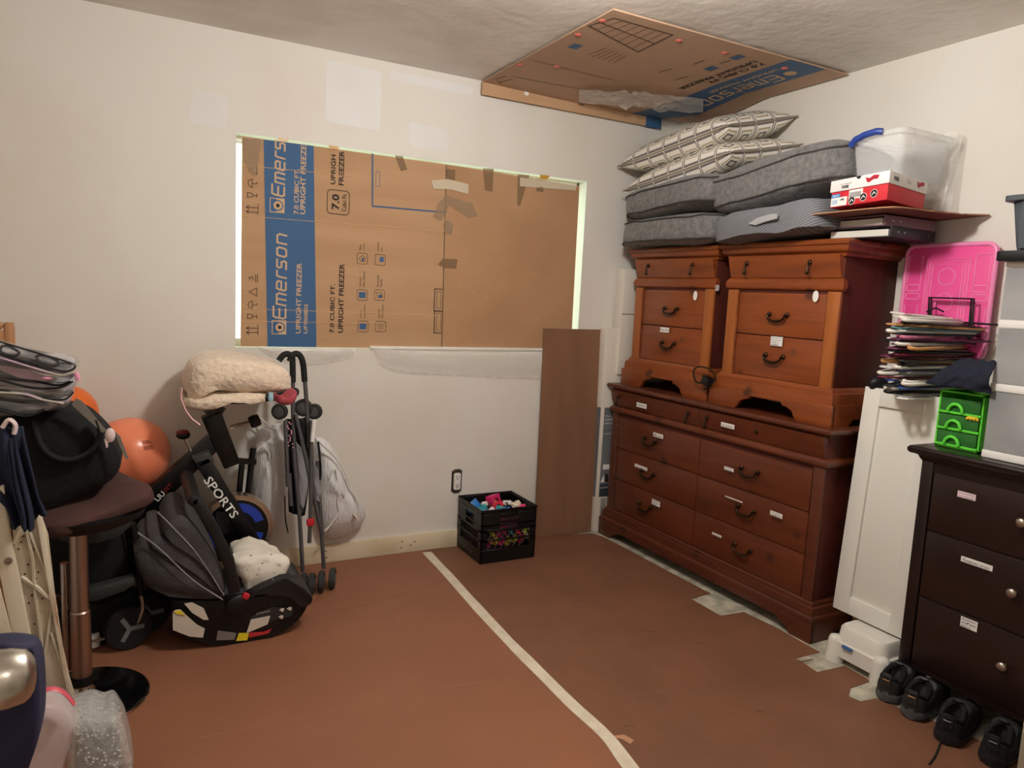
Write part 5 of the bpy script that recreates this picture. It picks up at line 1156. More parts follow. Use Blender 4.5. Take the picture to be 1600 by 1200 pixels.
# folded umbrella stroller
us = thing('umbrella_stroller', 'folded umbrella stroller with grey tubes standing against the wall', 'stroller', (.75, 3.28, 0))
GT = mat('grey_metal_tube', (104, 104, 106), .4, metal=.5); BF = mat('black_foam_grip', (20, 20, 21), .75, bump=.3, bscale=90); WHL = mat('dark_grey_tyre', (48, 47, 46), .7)
Yu = 3.27
for pts in (((435.6, 563.8), (442, 555.6), (449.3, 553), (455.7, 557.4), (457.2, 567.5), (457.5, 597)), ((452, 564.7), (457.5, 555), (464, 552.8), (470.4, 558.3), (474, 571), (476, 596))):
    MB().tube(tubeY(pts, Yu), .0135, 10).build('handle_grip', BF, us, smooth=60)
for pts, y_ in ((((457.5, 590), (458, 648), (462, 720), (470, 800)), Yu), (((476, 590), (480.5, 650), (482, 700)), Yu), (((462, 648), (474, 700), (486, 752), (502, 830)), Yu - .02), (((486, 657), (486.5, 752), (483.5, 848)), Yu - .03), (((446, 657), (448, 710), (450, 760)), Yu), (((458.7, 700), (467.5, 800), (473, 893)), Yu - .01), (((496, 720), (500, 790), (506, 888)), Yu - .01), (((452, 740), (455, 790)), Yu)):
    MB().tube(tubeY(pts, y_), .0095, 8).build('frame_tube', GT, us, smooth=60)
MB().tube(tubeY(((491, 656), (488, 690)), Yu - .04), .011, 8).build('white_sleeve', WPAPER, us, smooth=60)
for x, y, r_ in ((437, 643, .036), (474, 637, .040), (491, 643, .036)):
    p = PY(x, y, Yu + .02); Mx = Matrix.Translation(p) @ Matrix.Rotation(rad(60), 4, 'Z') @ Matrix.Rotation(rad(90), 4, 'Y')
    wq_ = MB(Mx).lathe([(r_ * .3, -.014), (r_ * .9, -.014), (r_, -.008), (r_, .008), (r_ * .9, .014), (r_ * .3, .014)], 22).build('wheel', WHL, us, smooth=40)
    MB(Mx).lathe([(.001, -.018), (r_ * .62, -.016), (r_ * .62, -.012)], 16).build('hub', mat('grey_hub', (84, 82, 80), .4), wq_, smooth=40)
for x, y in ((474, 910), (487, 910), (502, 906), (519, 901)):
    p = PZ(x, y + 18, .004); r_ = .048; Mx = Matrix.Translation((p.x, p.y, r_ + .004)) @ Matrix.Rotation(rad(-22), 4, 'Z') @ Matrix.Rotation(rad(90), 4, 'Y')
    wq_ = MB(Mx).lathe([(r_ * .3, -.011), (r_ * .9, -.012), (r_, -.007), (r_, .007), (r_ * .9, .012), (r_ * .3, .011)], 22).build('wheel', WHL, us, smooth=40)
    MB(Mx).lathe([(.001, .016), (r_ * .5, .014), (r_ * .5, .008)], 14).build('hub', mat('grey_hub'), wq_, smooth=40)
UF = mat('black_stroller_fabric', (14, 14, 16), .9, bump=.4, bscale=40); UG = mat('silver_lining_fabric', (142, 142, 146), .5, bump=.4, bscale=16)
def drapeY(pl, pr, Y, name, m, parent, amp=.025, n=16):
    A_, B_ = tubeY(pl, Y, 6), tubeY(pr, Y, 6)
    def pick(P, u): i = u * (len(P) - 1); k_ = min(int(i), len(P) - 2); return P[k_].lerp(P[k_ + 1], i - k_)
    return MB().grid(lambda u, v: pick(A_, u).lerp(pick(B_, u), v) + Vector((0, amp * nz((u * 7, v * 5, Y)) - amp * math.sin(pi * v), 0)), n, 10).build(name, m, parent, smooth=80, solid=.004)
drapeY(((446, 655), (448, 720), (452, 800)), ((482, 650), (486, 720), (476, 805)), Yu + .03, 'folded_seat', UF, us)
drapeY(((462, 690), (466, 740), (468, 790)), ((470, 700), (482, 750), (474, 795)), Yu - .012, 'lining', UG, us, .012)
drapeY(((488, 720), (490, 760), (492, 780)), ((497, 735), (502, 765), (500, 785)), Yu - .012, 'lining', UG, us, .012)
MB().tube(tubeY(((445, 775), (446, 810), (450, 832)), Yu), .010, 6, flat=.3).build('strap', UF, us, smooth=60)
MB().tube(tubeY(((497, 690), (501, 730), (500, 750)), Yu - .02), .005, 6).build('strap', UF, us, smooth=60)
MB().cbox(PY(485, 816, Yu - .04), (.035, .02, .035)).build('red_lock', mat('red_plastic', (200, 36, 50), .4), us, bev=.008)
mb = MB()
for i in range(16): p = PY(452 + random.uniform(-3, 6), 660 + 2.6 * i, Yu - .006); mb.ell(p, (.004, .003, .004), 8, 5)
q = mb.build('printed_dots', mat('pink_white_dots', (220, 160, 180), .6), us, smooth=60); q['kind'] = 'stuff'
# white plastic bags of hangers hanging beside it
PBM = mat('white_carrier_plastic', (248, 248, 250), .35, alpha=.93, bump=.9, bscale=24, bdist=(5, 5, .6)); HW = mat('hanger_white')
def bag(label, outl, Y, depth, m, hang, grp, seed):
    n = len(outl); t = thing('plastic_bag', label, 'plastic bag', PY(*outl[0], Y), 0, grp); P = [PY(x, y, Y) for x, y in outl]; P = catmull(P + [P[0]], 4)[:-1]; c = sum(P, Vector()) / len(P)
    mb = MB(); na = len(P); rings = []
    for f in (1, .97, .86, .66, .4, .12):
        rings.append([c + (p - c) * f - UY * depth * (1 - f ** 3) * (1 + .35 * nz(p * f, 13, seed)) for p in P])
    back = [[c + (p - c) * f + UY * .03 * (1 - f) for p in P] for f in (.6, .1)]
    seqr = back[::-1] + rings; vs = sum(seqr, []); mb.add(vs, [(i * na + j, i * na + (j + 1) % na, (i + 1) * na + (j + 1) % na, (i + 1) * na + j) for i in range(len(seqr) - 1) for j in range(na)] + [tuple(range(na)), tuple((len(seqr) - 1) * na + j for j in range(na))])
    mb.build('film', m, t, smooth=70)
    for h in hang: MB().tube(tubeY(h, Y - depth * .98, 5), .005, 6).build('hanger_edge', HW, t, smooth=60)
    return t
bag('white plastic bag of hangers between the exercise bike and umbrella stroller', [(402, 672), (425, 664), (446, 668), (450, 740), (446, 815), (420, 838), (400, 800), (396, 730)], 3.46, .07, PBM, [((401, 704), (409, 698), (419, 705), (421, 718)), ((428, 745), (437, 740), (445, 744))], 'white plastic bags of hangers', 2)
bag('white plastic bag of hangers bulging out against the wall behind the umbrella stroller', [(492, 682), (512, 690), (536, 728), (556, 770), (571, 796), (566, 818), (540, 836), (506, 838), (494, 800), (490, 740)], 3.46, .09, PBM, [((515, 748), (521, 735), (526, 740), (530, 800), (550, 802), (560, 812)), ((530, 800), (520, 815), (508, 830)), ((498, 690), (530, 722), (548, 760), (562, 790))], 'white plastic bags of hangers', 5)
MB().tube(tubeY(((404, 678), (396, 655), (402, 651), (424, 668), (438, 674)), 3.44), .004, 6).build('hanger_hook', HW, [o for o in bpy.data.objects if o.name.startswith('plastic_bag')][0], smooth=60)
# exercise bike
BM = mat('black_bike_frame', (12, 12, 14), .36); SILV = mat('bike_rim_metal', (188, 170, 152), .25, metal=.9); BLB = mat('bike_blue', (36, 64, 170), .4)
Ybk = 3.24
bike = thing('exercise_bike', 'black spin exercise bike with blue and silver flywheel behind the baby car seat', 'exercise bike', (.3, Ybk, 0))
def slab(px4, Y0, Y1, name, m, par=bike, bev=.006): P = [PY(x, y, Y0) for x, y in px4]; return MB().sheet(P, Y1 - Y0, (0, 1, 0)).build(name, m, par, bev=bev)
slab([(315.4, 655), (346, 643.5), (376, 724), (351, 734)], Ybk - .04, Ybk + .04, 'head_post', BM)
mt_ = slab([(327, 682), (339, 706), (222, 818), (200, 796)], Ybk - .035, Ybk + .035, 'main_tube', BM)
fk = slab([(303, 722), (327, 714), (408, 846), (388, 858)], Ybk - .085, Ybk - .05, 'front_fork', BM); slab([(303, 722), (327, 714), (408, 846), (388, 858)], Ybk + .05, Ybk + .085, 'front_fork', BM)
slab([(300, 716), (327, 706), (336, 722), (310, 732)], Ybk - .085, Ybk + .085, 'fork_crown', mat('bike_grey_cap', (60, 58, 58), .45))
def ltext(s, px0, px1, hpx, m, par, Y, bold=.0):
    a, b = PY(*px0, Y), PY(*px1, Y); r_ = (b - a); u_ = Vector((-r_.z, 0, r_.x)).normalized(); return text(s, par, a, r_, u_, r_.length, hpx, m, bold=bold, off=.001)
ltext('SPORTS', (317, 751), (362, 811), .036, WPAPER, fk, Ybk - .086, .015)
ltext('LIU', (247, 784), (259, 772), .022, WPAPER, mt_, Ybk - .036, .02); ltext('FIT', (261, 770), (272, 759), .020, mat('dim_red_print', (120, 34, 34), .6), mt_, Ybk - .036, .02)
fc = PY(369, 824, Ybk); RY = Matrix.Translation(fc) @ Matrix.Rotation(rad(90), 4, 'X')
rf = (PY(425, 824, Ybk).x - fc.x)
MB(RY).lathe([(rf * .86, -.03), (rf, -.03), (rf, .03), (rf * .86, .03), (rf * .86, -.03)], 48, caps=False).build('flywheel_rim', SILV, bike, smooth=40)
MB(RY).lathe([(.02, -.022), (rf * .87, -.022), (rf * .87, .022), (.02, .022)], 48).build('flywheel', BLACKP, bike, smooth=40)
for a0 in (15, 135, 255):
    pl = [(rf * .52 * math.cos(rad(a)), rf * .52 * math.sin(rad(a))) for a in range(a0, a0 + 91, 10)] + [(rf * .76 * math.cos(rad(a)), rf * .76 * math.sin(rad(a))) for a in range(a0 + 90, a0 - 1, -10)]
    MB().prism(pl, fc - UY * .0225, UX, UZ, .002).build('blue_insert', BLB, bike)
MB().tube([PY(385, 850, Ybk), PZ(420, 905, .03) * 0 + Vector((PY(400, 880, Ybk).x, Ybk, .035))], .03, 8).build('front_leg', BM, bike)
MB().tube([(PY(400, 880, Ybk).x, Ybk - .10, .035), (PY(400, 880, Ybk).x, Ybk + .24, .035)], .03, 10).build('stabiliser_bar', BM, bike, smooth=60)
MB().tube([PY(212, 806, Ybk), (-.12, Ybk, .22), (-.18, Ybk, .035)], .03, 8).build('rear_leg', BM, bike); MB().tube([(-.18, Ybk - .2, .035), (-.18, Ybk + .24, .035)], .03, 10).build('stabiliser_bar', BM, bike, smooth=60)
slab([(335, 800), (378, 798), (390, 830), (340, 838)], Ybk - .048, Ybk - .026, 'pedal_guard', mat('bike_guard', (40, 40, 43), .4), bev=.012)
kp, kq = PY(287, 682, Ybk), PY(299, 706, Ybk)
MB().tube([kq, kp], .006, 8).build('knob_stem', CHROME, bike); MB().ell(kp + Vector((-.002, 0, .006)), (.028, .028, .018), 14, 8).build('tension_knob', BLACKP, bike, smooth=60); MB().ell(kp + Vector((-.004, 0, .018)), (.026, .026, .012), 14, 8).build('knob_cap', mat('dark_red_knob', (120, 30, 40), .4), bike, smooth=60)
kp = PY(398, 658, Ybk); MB().lathe([(.026, -.022), (.030, 0), (.026, .022)], 7, Matrix.Translation(kp) @ Matrix.Rotation(rad(70), 4, 'Y')).build('adjust_knob', BLACKP, bike, bev=.003); MB().tube([kp, PY(360, 668, Ybk)], .010, 8).build('knob_stem', CHROME, bike)
MB().tube([PY(330, 650, Ybk), PY(342, 632, Ybk)], .035, 8).build('handlebar_post', mat('bike_grey_cap'), bike)
MB().tube(catmull([Vector((.60, Ybk - .22, .945)), Vector((.58, Ybk - .20, .925)), Vector((.38, Ybk - .16, .90)), Vector((.30, Ybk, .895)), Vector((.38, Ybk + .16, .90)), Vector((.58, Ybk + .20, .925))], 6), .016, 8).build('handlebar', BLACKP, bike, smooth=60)
MB().tube(tubeY(((372, 720), (400, 722)), Ybk + .12), .014, 6).tube(tubeY(((396, 700), (384, 800)), Ybk + .13), .014, 6).tube(tubeY(((378, 725), (372, 790)), Ybk + .13), .013, 6).build('rear_rack', BM, bike)
# sherpa blanket folded over the handlebars
SH = mat('cream_sherpa', (240, 222, 200), .95, col2=(224, 202, 178), vscale=45, bump=1.0, bscale=50, sheen=.3)
bl_ = thing('folded_blanket', 'folded cream sherpa blanket lying on the exercise bike handlebars', 'blanket', (.40, Ybk, .90))
def foldsurf(outl, y0, y1, name, m, par, seed, n_y=14, amp=.012, ek=.72, sil=1.0):
    P = [PY(x, y, y0) for x, y in outl]; zl, zh = min(p.z for p in P), max(p.z for p in P)
    P = [PY(x, y, y0 + (y1 - y0) * .8 * sil * min(1, max(0, (p.z - zl) / (zh - zl) * 1.3 - .15))) for (x, y), p in zip(outl, P)]; P = [Vector((p.x, y0, p.z)) for p in P]
    P = catmull(P + [P[0]], 4)[:-1]; c = sum(P, Vector()) / len(P); na = len(P); mb = MB(); vs = []
    for i in range(n_y):
        t = i / (n_y - 1) * 2 - 1; k_ = (1 - abs(t) ** 5) ** .35 if abs(t) < 1 else .0; k_ = max(k_, .05)
        for p in P:
            q = c + (p - c) * (.82 + .18 * k_ if abs(t) < .98 else ek) if ek < .8 else c + (p - c) * (ek + (1 - ek) * k_); q = Vector((q.x, y0 + (y1 - y0) * (t + 1) / 2, q.z)); q += Vector((nz(q, 9, seed), .6 * nz(q, 9, seed + 2), nz(q, 9, seed + 4))) * amp; q.z += .45 * amp * nz(q, 30, seed + 6); q.y += .5 * amp * nz(q, 26, seed + 9); vs.append(q)
    mb.add(vs, [(i * na + j, i * na + (j + 1) % na, (i + 1) * na + (j + 1) % na, (i + 1) * na + j) for i in range(n_y - 1) for j in range(na)] + [tuple(range(na)), tuple((n_y - 1) * na + j for j in range(na))])
    return mb.build(name, m, par, smooth=75)
foldsurf([(292, 600), (302, 568), (335, 553), (385, 556), (440, 572), (455, 598), (450, 612), (380, 613), (330, 616), (300, 628)], 3.02, 3.41, 'upper_fold', SH, bl_, 1, 14, .012, .72, .55)
foldsurf([(288, 622), (300, 630), (332, 613), (400, 612), (422, 616), (418, 631), (370, 631), (335, 640), (300, 642), (286, 636)], 3.02, 3.41, 'lower_fold', SH, bl_, 4, 14, .012, .72, .1)
MB().tube([PY(x, y, 2.95) for x, y in ((284, 606), (282, 622), (290, 642), (300, 655), (312, 664))], .010, 8, flat=.4).build('pink_hem', mat('pink_hem', (232, 186, 184), .9), bl_, smooth=60)
so_ = tag(foldsurf([(430, 615), (443, 622), (456, 606), (461, 622), (452, 634), (434, 629)], 2.90, 3.02, 'fleece_sock', mat('dusty_red_fleece', (172, 74, 84), .95, bump=.3, bscale=120), None, 8, 8, .004), 'dusty red fleece sock sticking out under the cream blanket', 'sock')
MB().cbox(PY(423, 620, 2.925), (.018, .02, .032)).build('blue_tag', mat('pale_blue_tag', (150, 190, 204), .7), bl_, bev=.004)
# infant car seat
CS = mat('black_car_seat_shell', (10, 10, 12), .42); CG = mat('grey_canopy_fabric', (72, 68, 70), .9, col2=(62, 58, 60), vscale=30, bump=.25, bscale=140)
cs = thing('infant_car_seat', 'black infant car seat with a grey pleated canopy on the floor', 'car seat', (.4, 2.95, .0035))
Yn, Yf_ = 2.79, 3.13
foldsurf([(266, 938), (275, 990), (310, 1006), (350, 1012), (410, 1004), (460, 978), (484, 948), (476, 930), (440, 925), (380, 935), (320, 938)], Yn, Yf_, 'shell', CS, cs, 3, 16, .002, .95, 0.0)
foldsurf([(424, 898), (440, 892), (456, 900), (478, 918), (490, 934), (488, 946), (472, 950), (450, 930), (400, 922), (384, 930), (392, 916)], Yn - .012, Yf_ + .012, 'rim', mat('car_seat_rim', (24, 23, 24), .5), cs, 6, 14, .002, .92, .25)
foldsurf([(330, 930), (400, 900), (440, 888), (470, 912), (440, 935), (380, 940)], Yn + .05, Yf_ - .05, 'seat_pad', mat('grey_seat_pad', (70, 70, 74), .9), cs, 7, 10, .004, .72, .2)
can = [([(208, 832), (226, 812), (262, 818), (320, 880), (352, 930), (345, 938), (285, 938), (238, 918), (214, 868)], 'canopy', 0.0), ([(228, 806), (246, 802), (285, 826), (330, 880), (352, 928), (340, 925), (300, 880), (256, 838), (232, 816)], 'canopy_pleat', .012), ([(248, 796), (262, 776), (282, 776), (312, 816), (342, 880), (354, 928), (338, 905), (300, 852), (264, 818)], 'canopy_pleat', .022)]
for o_, nm, e in can: foldsurf(o_, Yn - e, Yf_ + e, nm, CG, cs, 9 + e * 100, 16, .003, .9, 1.0)
for pts in (((215, 832), (250, 858), (300, 905), (348, 937)), ((246, 800), (268, 822), (310, 868), (350, 930))): MB().tube(tubeY(pts, Yn - .022), .0025, 5).build('canopy_piping', mat('light_piping', (150, 146, 146), .6), cs, smooth=60)
for y_ in (Yn - .03, Yf_ + .0): slab([(296, 782), (312, 776), (336, 812), (366, 872), (377, 925), (358, 932), (352, 890), (328, 836)], y_, y_ + .03, 'handle_arm', mat('handle_plastic', (18, 18, 19), .5), cs, .008)
slab([(290, 786), (300, 772), (316, 778), (308, 796)], Yn - .03, Yf_ + .03, 'handle_grip', mat('handle_plastic'), cs, .010)
MB().lathe([(.044, 0), (.044, .016), (.036, .022), (.01, .024)], 24, Matrix.Translation(PY(372, 945, Yn - .01)) @ Matrix.Rotation(rad(90), 4, 'X')).build('handle_hub', CS, cs, smooth=40)
MB().cbox(PY(384, 931, Yn - .03), (.024, .02, .020), Matrix.Rotation(.5, 3, 'Y')).build('red_release', mat('red_plastic'), cs, bev=.004)
LBW = mat('car_seat_sticker_white', (206, 196, 182), .6); LBY = mat('sticker_yellow', (226, 204, 40), .6); LBR = mat('sticker_red', (176, 44, 50), .6); LBG = mat('sticker_grey', (120, 114, 112), .6)
def stick(pts, m, nm='sticker', Y=None, par=cs): P = [PY(x, y, (Y or Yn - .0035)) for x, y in pts]; return MB().sheet(P, .003, (0, -1, 0)).build(nm, m, par)
stick([(270, 956), (274, 953), (282, 952), (290, 960), (308, 976), (320, 982), (317, 996), (296, 994), (270, 984)], LBW); stick([(272, 955), (281, 953), (289, 961), (276, 959)], LBY, Y=Yn - .007)
stick([(288, 943), (300, 941), (318, 950), (326, 968), (318, 968), (300, 957)], LBW)
pn = stick([(392, 964), (424, 948), (458, 950), (456, 962), (430, 968), (385, 988)], mat('info_panel', (44, 42, 44), .4), 'info_panel'); stick([(392, 968), (422, 962), (418, 975), (385, 989)], LBW, Y=Yn - .007)
ltext('ATTENTION', (400, 961), (422, 956), .008, LBW, pn, Yn - .0075)
for x, y in ((440, 953), (452, 951), (439, 964)): stick([(x - 4, y), (x, y - 3), (x + 4, y - 2), (x + 2, y + 3)], LBW, 'pictogram', Yn - .0068)
stick([(340, 985), (369, 989), (366, 999), (338, 1000)], LBG, Y=Yn - .004); stick([(373, 989), (389, 989), (386, 1000), (369, 1001)], LBY, Y=Yn - .004); stick([(390, 988), (412, 987), (424, 982), (420, 989), (389, 996)], LBR, Y=Yn - .004)
MU = mat('white_muslin', (236, 230, 218), .95, col2=(226, 218, 204), vscale=10, bump=.5, bscale=12)
mu = thing('muslin_blanket', 'crumpled white muslin blanket with small grey prints in the car seat', 'blanket', (.48, 2.93, .2))
foldsurf([(366, 872), (390, 864), (420, 862), (444, 872), (448, 886), (440, 908), (424, 914), (400, 922), (382, 930), (376, 905)], Yn + .03, Yf_ - .07, 'crumpled_cloth', MU, mu, 12, 18, .026, .72, .3)
for x, y in ((392, 868), (424, 866), (386, 890), (402, 898), (428, 895), (426, 905), (410, 880)):
    p = PY(x, y, Yn + .012); MB().prism(circ(0, 0, .0042, 5, .003), p, UX, UZ, .002).build('printed_motif', mat('grey_print', (150, 148, 146), .8), mu)
# black travel stroller behind the bar stool
ps = thing('baby_stroller', 'black baby stroller with three-spoke wheels behind the bar stool', 'stroller', (-.12, 3.0, 0))
SB = mat('black_stroller_cloth', (8, 8, 10), .85, bump=.2, bscale=60); SG = mat('dark_green_grey_plastic', (46, 49, 49), .45)
foldsurf([(60, 830), (110, 800), (180, 812), (196, 850), (200, 900), (196, 920), (150, 935), (80, 930), (58, 880)], 2.92, 3.06, 'seat', SB, ps, 15, 12, .006)
foldsurf([(92, 940), (150, 930), (214, 918), (222, 960), (200, 1000), (120, 1000), (94, 980)], 2.96, 3.05, 'basket', SB, ps, 17, 10, .006)
tr = slab([(92, 838), (131, 822), (205, 800), (211, 806), (206, 822), (185, 840), (150, 850), (131, 851), (92, 846)], 2.80, 2.84, 'bumper_tray', SG, ps, .008)
slab([(96, 930), (150, 920), (210, 903), (212, 912), (196, 924), (150, 940), (96, 946)], 2.80, 2.86, 'footrest', SG, ps, .006)
MB().tube(tubeY(((220, 928), (223, 950), (212, 978)), 2.90), .009, 8).build('frame_tube', STEEL, ps, smooth=60); MB().tube(tubeY(((208, 818), (214, 850), (220, 930)), 2.90), .010, 8).build('frame_tube', BLACKP, ps, smooth=60)
MB().tube(tubeY(((140, 1003), (190, 992)), 2.92), .005, 6).build('axle', STEEL, ps)
for x, y, Y_, r_ in ((200, 980, 2.905, .082), (232, 985, 3.02, .082), (100, 985, 2.93, .075), (60, 990, 3.05, .075)):
    p = PY(x, y, Y_); p.z = r_ + .0035; Mx = Matrix.Translation(p) @ Matrix.Rotation(rad(14 if r_ > .08 else 60), 4, 'Z') @ Matrix.Rotation(rad(90), 4, 'X')
    wq_ = MB(Mx).lathe([(.02, -.018), (r_ * .78, -.018), (r_ * .80, -.022), (r_ * .93, -.022), (r_, -.012), (r_, .012), (r_ * .93, .022), (.02, .020)], 32).build('wheel', mat('black_tyre', (14, 15, 16), .6), ps, smooth=40)
    sp_ = MB(Mx)
    for a in (0, 120, 240): sp_.cbox((math.cos(rad(a)) * r_ * .3, math.sin(rad(a)) * r_ * .3, .021), (r_ * .62, r_ * .2, .006), Matrix.Rotation(rad(a), 3, 'Z'))
    sp_.build('spokes', mat('grey_spoke', (112, 114, 116), .45), wq_)
tag(MB().lathe([(.022, .004), (.024, .03), (.020, .05)], 14, Matrix.Translation(PZ(145, 1022, 0.004) + Vector((0, .06, 0)))).build('white_cup', WPAPER, None, smooth=40), 'small white cup on the floor behind the bar stool pole', 'cup')
# inflatable balls
OR = mat('orange_ball_vinyl', (250, 150, 112), .25, col2=(246, 138, 100), vscale=2); OR2 = mat('bright_orange_ball', (234, 112, 40), .35)
def ball(label, c, r_, m, grp='orange play balls'):
    t = thing('play_ball', label, 'ball', (c.x, c.y, c.z - r_), 0, grp); MB().ell(c, (r_, r_, r_), 36, 20).build('skin', m, t, smooth=60); return t
c1 = PY(204, 710, 3.36); b1 = ball('glossy orange play ball with printed barcode by the wall', c1, .155, OR)
u1 = Vector((.95, -.25, .25)).normalized()
for i, (s, h) in enumerate((('play ball', .012), )):
    pass
b__ = MB(); nb = (PY(238, 690, 3.2) - c1).normalized(); a_ = nb.cross(UZ).normalized() * -1; vv = a_.cross(nb) * -1 if a_.cross(nb).z < 0 else a_.cross(nb)
for i in range(12): stroke(b__, [(-.018 + .0033 * i, -.022), (-.018 + .0033 * i, -.006)], c1 + nb * .1565, -a_ if a_.x < 0 else a_, vv, .0016, .0012)
stroke(b__, [(-.018, .006), (.02, .006)], c1 + nb * .1565, -a_ if a_.x < 0 else a_, vv, .003, .0012); stroke(b__, [(-.018, .014), (.008, .014)], c1 + nb * .1565, -a_ if a_.x < 0 else a_, vv, .003, .0012)
b__.build('printed_barcode', mat('brown_print', (130, 62, 44), .6), b1)
c2 = PY(102, 648, 3.32); ball('bright orange play ball half hidden behind the black backpack', c2, .118, OR2)
bs = thing('storage_bag', 'black fabric storage bag holding up the orange balls', 'bag', (-.1, 3.36, 0)); foldsurf([(60, 720), (110, 690), (150, 720), (190, 772), (262, 772), (262, 860), (250, 900), (60, 900)], 3.29, 3.49, 'bag_body', SB, bs, 21, 12, .006)
# bar stool with cushion
bsn = Vector((-.150, 2.585, .0035)); bstl = thing('bar_stool', 'chrome bar stool with a round black base and brown cushion', 'stool', bsn)
MB(Matrix.Translation(bsn)).lathe([(.195, 0), (.197, .004), (.190, .010), (.12, .020), (.05, .032), (.034, .040)], 48).build('base', BLACKG, bstl, smooth=30)
MB(Matrix.Translation(bsn)).lathe([(.196, 0), (.1985, .002), (.196, .0055)], 48, caps=False).build('base_rim', CHROME, bstl, smooth=60)
MB(Matrix.Translation(bsn)).lathe([(.040, .036), (.034, .050), (.0335, .055)], 24).build('chrome_collar', CHROME, bstl, smooth=40); MB(Matrix.Translation(bsn)).lathe([(.033, .055), (.033, .085)], 24).build('rubber_ring', BLACKP, bstl)
MB(Matrix.Translation(bsn)).lathe([(.030, .085), (.030, .30), (.0265, .305), (.0265, .60)], 28).build('pole', mat('worn_chrome', (176, 158, 146), .2, metal=1.0, rough2=.45, vscale=9), bstl, smooth=30)
MB().tube([(bsn.x - .042, bsn.y + .03, .10), (bsn.x - .042, bsn.y + .03, .46)], .013, 10).build('footrest_bar', CHROME, bstl, smooth=60)
MB(Matrix.Translation(bsn + UZ * .585)).lathe([(.03, 0), (.14, .008), (.185, .03), (.195, .055), (.18, .06)], 32).build('seat', BLACKP, bstl, smooth=50)
BRC = mat('brown_cushion_cloth', (76, 48, 44), .9, col2=(66, 42, 38), vscale=8, bump=.3, bscale=60)
cushion('stool_cushion', 'square brown cushion on the bar stool under the black backpack', (-.135, 2.60, .662), (.33, .36, 0), rad(20), BRC, .03, .035, tilt=(rad(4), rad(-10)), seed=31, pipe=False)
# black backpack
BK = mat('black_backpack_nylon', (7, 7, 9), .85, bump=.3, bscale=50)
bp_ = thing('backpack', 'black fabric backpack with a padded loop strap on the brown cushion', 'backpack', (-.16, 2.58, .70))
foldsurf([(-40, 660), (20, 640), (90, 628), (128, 630), (160, 655), (186, 695), (190, 725), (176, 752), (130, 778), (80, 796), (20, 800), (-40, 780)], 2.46, 2.70, 'main_body', BK, bp_, 22, 16, .008)
MB().tube(tubeY(((54, 656), (62, 690), (82, 712), (110, 718), (140, 706), (156, 680), (150, 655)), 2.44), .016, 8, flat=.5).build('padded_strap', mat('strap_fabric', (15, 15, 17), .85), bp_, smooth=60)
MB().sheet([PY(x, y, 2.43) for x, y in ((118, 622), (128, 626), (166, 672), (160, 676), (112, 632))], .004, (0, -1, 0)).build('webbing', mat('taupe_webbing', (120, 112, 104), .5), bp_)
MB().sheet([PY(x, y, 2.43) for x, y in ((178, 672), (188, 682), (201, 716), (196, 717), (186, 694))], .004, (0, -1, 0)).build('webbing_end', mat('taupe_webbing'), bp_)
MB().ell(PY(172, 680, 2.42), (.014, .010, .022), 12, 8).build('buckle', mat('pearl_buckle', (226, 206, 204), .3), bp_, smooth=60); MB().sheet([PY(x, y, 2.42) for x, y in ((163, 686), (169, 682), (169, 698), (166, 700))], .004, (0, -1, 0)).build('zip_pull', mat('pearl_buckle'), bp_)
# clear backpacks stacked on it
CV = mat('clear_vinyl', (214, 212, 214), .05, alpha=.24, spec=.8, bump=.5, bscale=5); IR = mat('iridescent_trim', (206, 176, 196), .15, metal=.35, col2=(196, 204, 170), vscale=9); BTR = mat('black_trim', (20, 20, 22), .35); GB = mat('painted_reflections', (34, 34, 38), .5, col2=(190, 186, 188), vscale=7, contrast=.16, vdist=(1, 1, 5))  # last material paints vinyl reflections as black and white streaks
def clearbag(label, outl, Y0, Y1, trims, seed):
    t = thing('clear_backpack', label, 'backpack', PY(*outl[0], Y0), 0, 'clear vinyl backpacks stacked on the black backpack'); foldsurf(outl, Y0, Y1, 'vinyl_body', CV, t, seed, 12, .004)
    c = (sum(q[0] for q in outl) / len(outl), sum(q[1] for q in outl) / len(outl)); foldsurf([(c[0] + (x - c[0]) * .95, c[1] + (y - c[1]) * .9) for x, y in outl], Y0 + .006, Y1 - .01, 'streak_core', GB, t, seed + 3, 10, .006)  # inner body carries the painted reflection streaks
    for pts, m, r_ in trims: MB().tube(tubeY(pts, Y0 - .004), r_, 7, flat=.6).build('trim', m, t, smooth=60)
    return t
pinkz = mat('pink_zip_pull', (236, 160, 190), .4)
k1 = clearbag('uppermost clear vinyl backpack with black piping and pink zip pull', [(-50, 520), (0, 534), (60, 552), (108, 566), (118, 572), (114, 584), (96, 592), (60, 588), (0, 572), (-50, 560)], 2.36, 2.62, [(((-40, 522), (0, 534), (60, 552), (110, 567), (118, 573)), BTR, .0045), (((-40, 546), (0, 553), (50, 568), (96, 580), (112, 578), (118, 573)), BTR, .005), (((-40, 551), (0, 559), (50, 574), (94, 586), (114, 582)), IR, .006)], 40)
MB().tube(tubeY(((118, 582), (123, 594)), 2.35), .006, 6).build('zip_pull', pinkz, k1)
for pts in (((2, 541), (14, 541), (30, 551), (20, 555), (2, 550)), ((56, 556), (72, 556), (92, 566), (86, 570), (64, 566))): MB().tube(tubeY(pts + (pts[0],), 2.355, 4), .0035, 6).build('eyelet_trim', mat('grey_trim', (70, 70, 72), .4), k1, smooth=60)
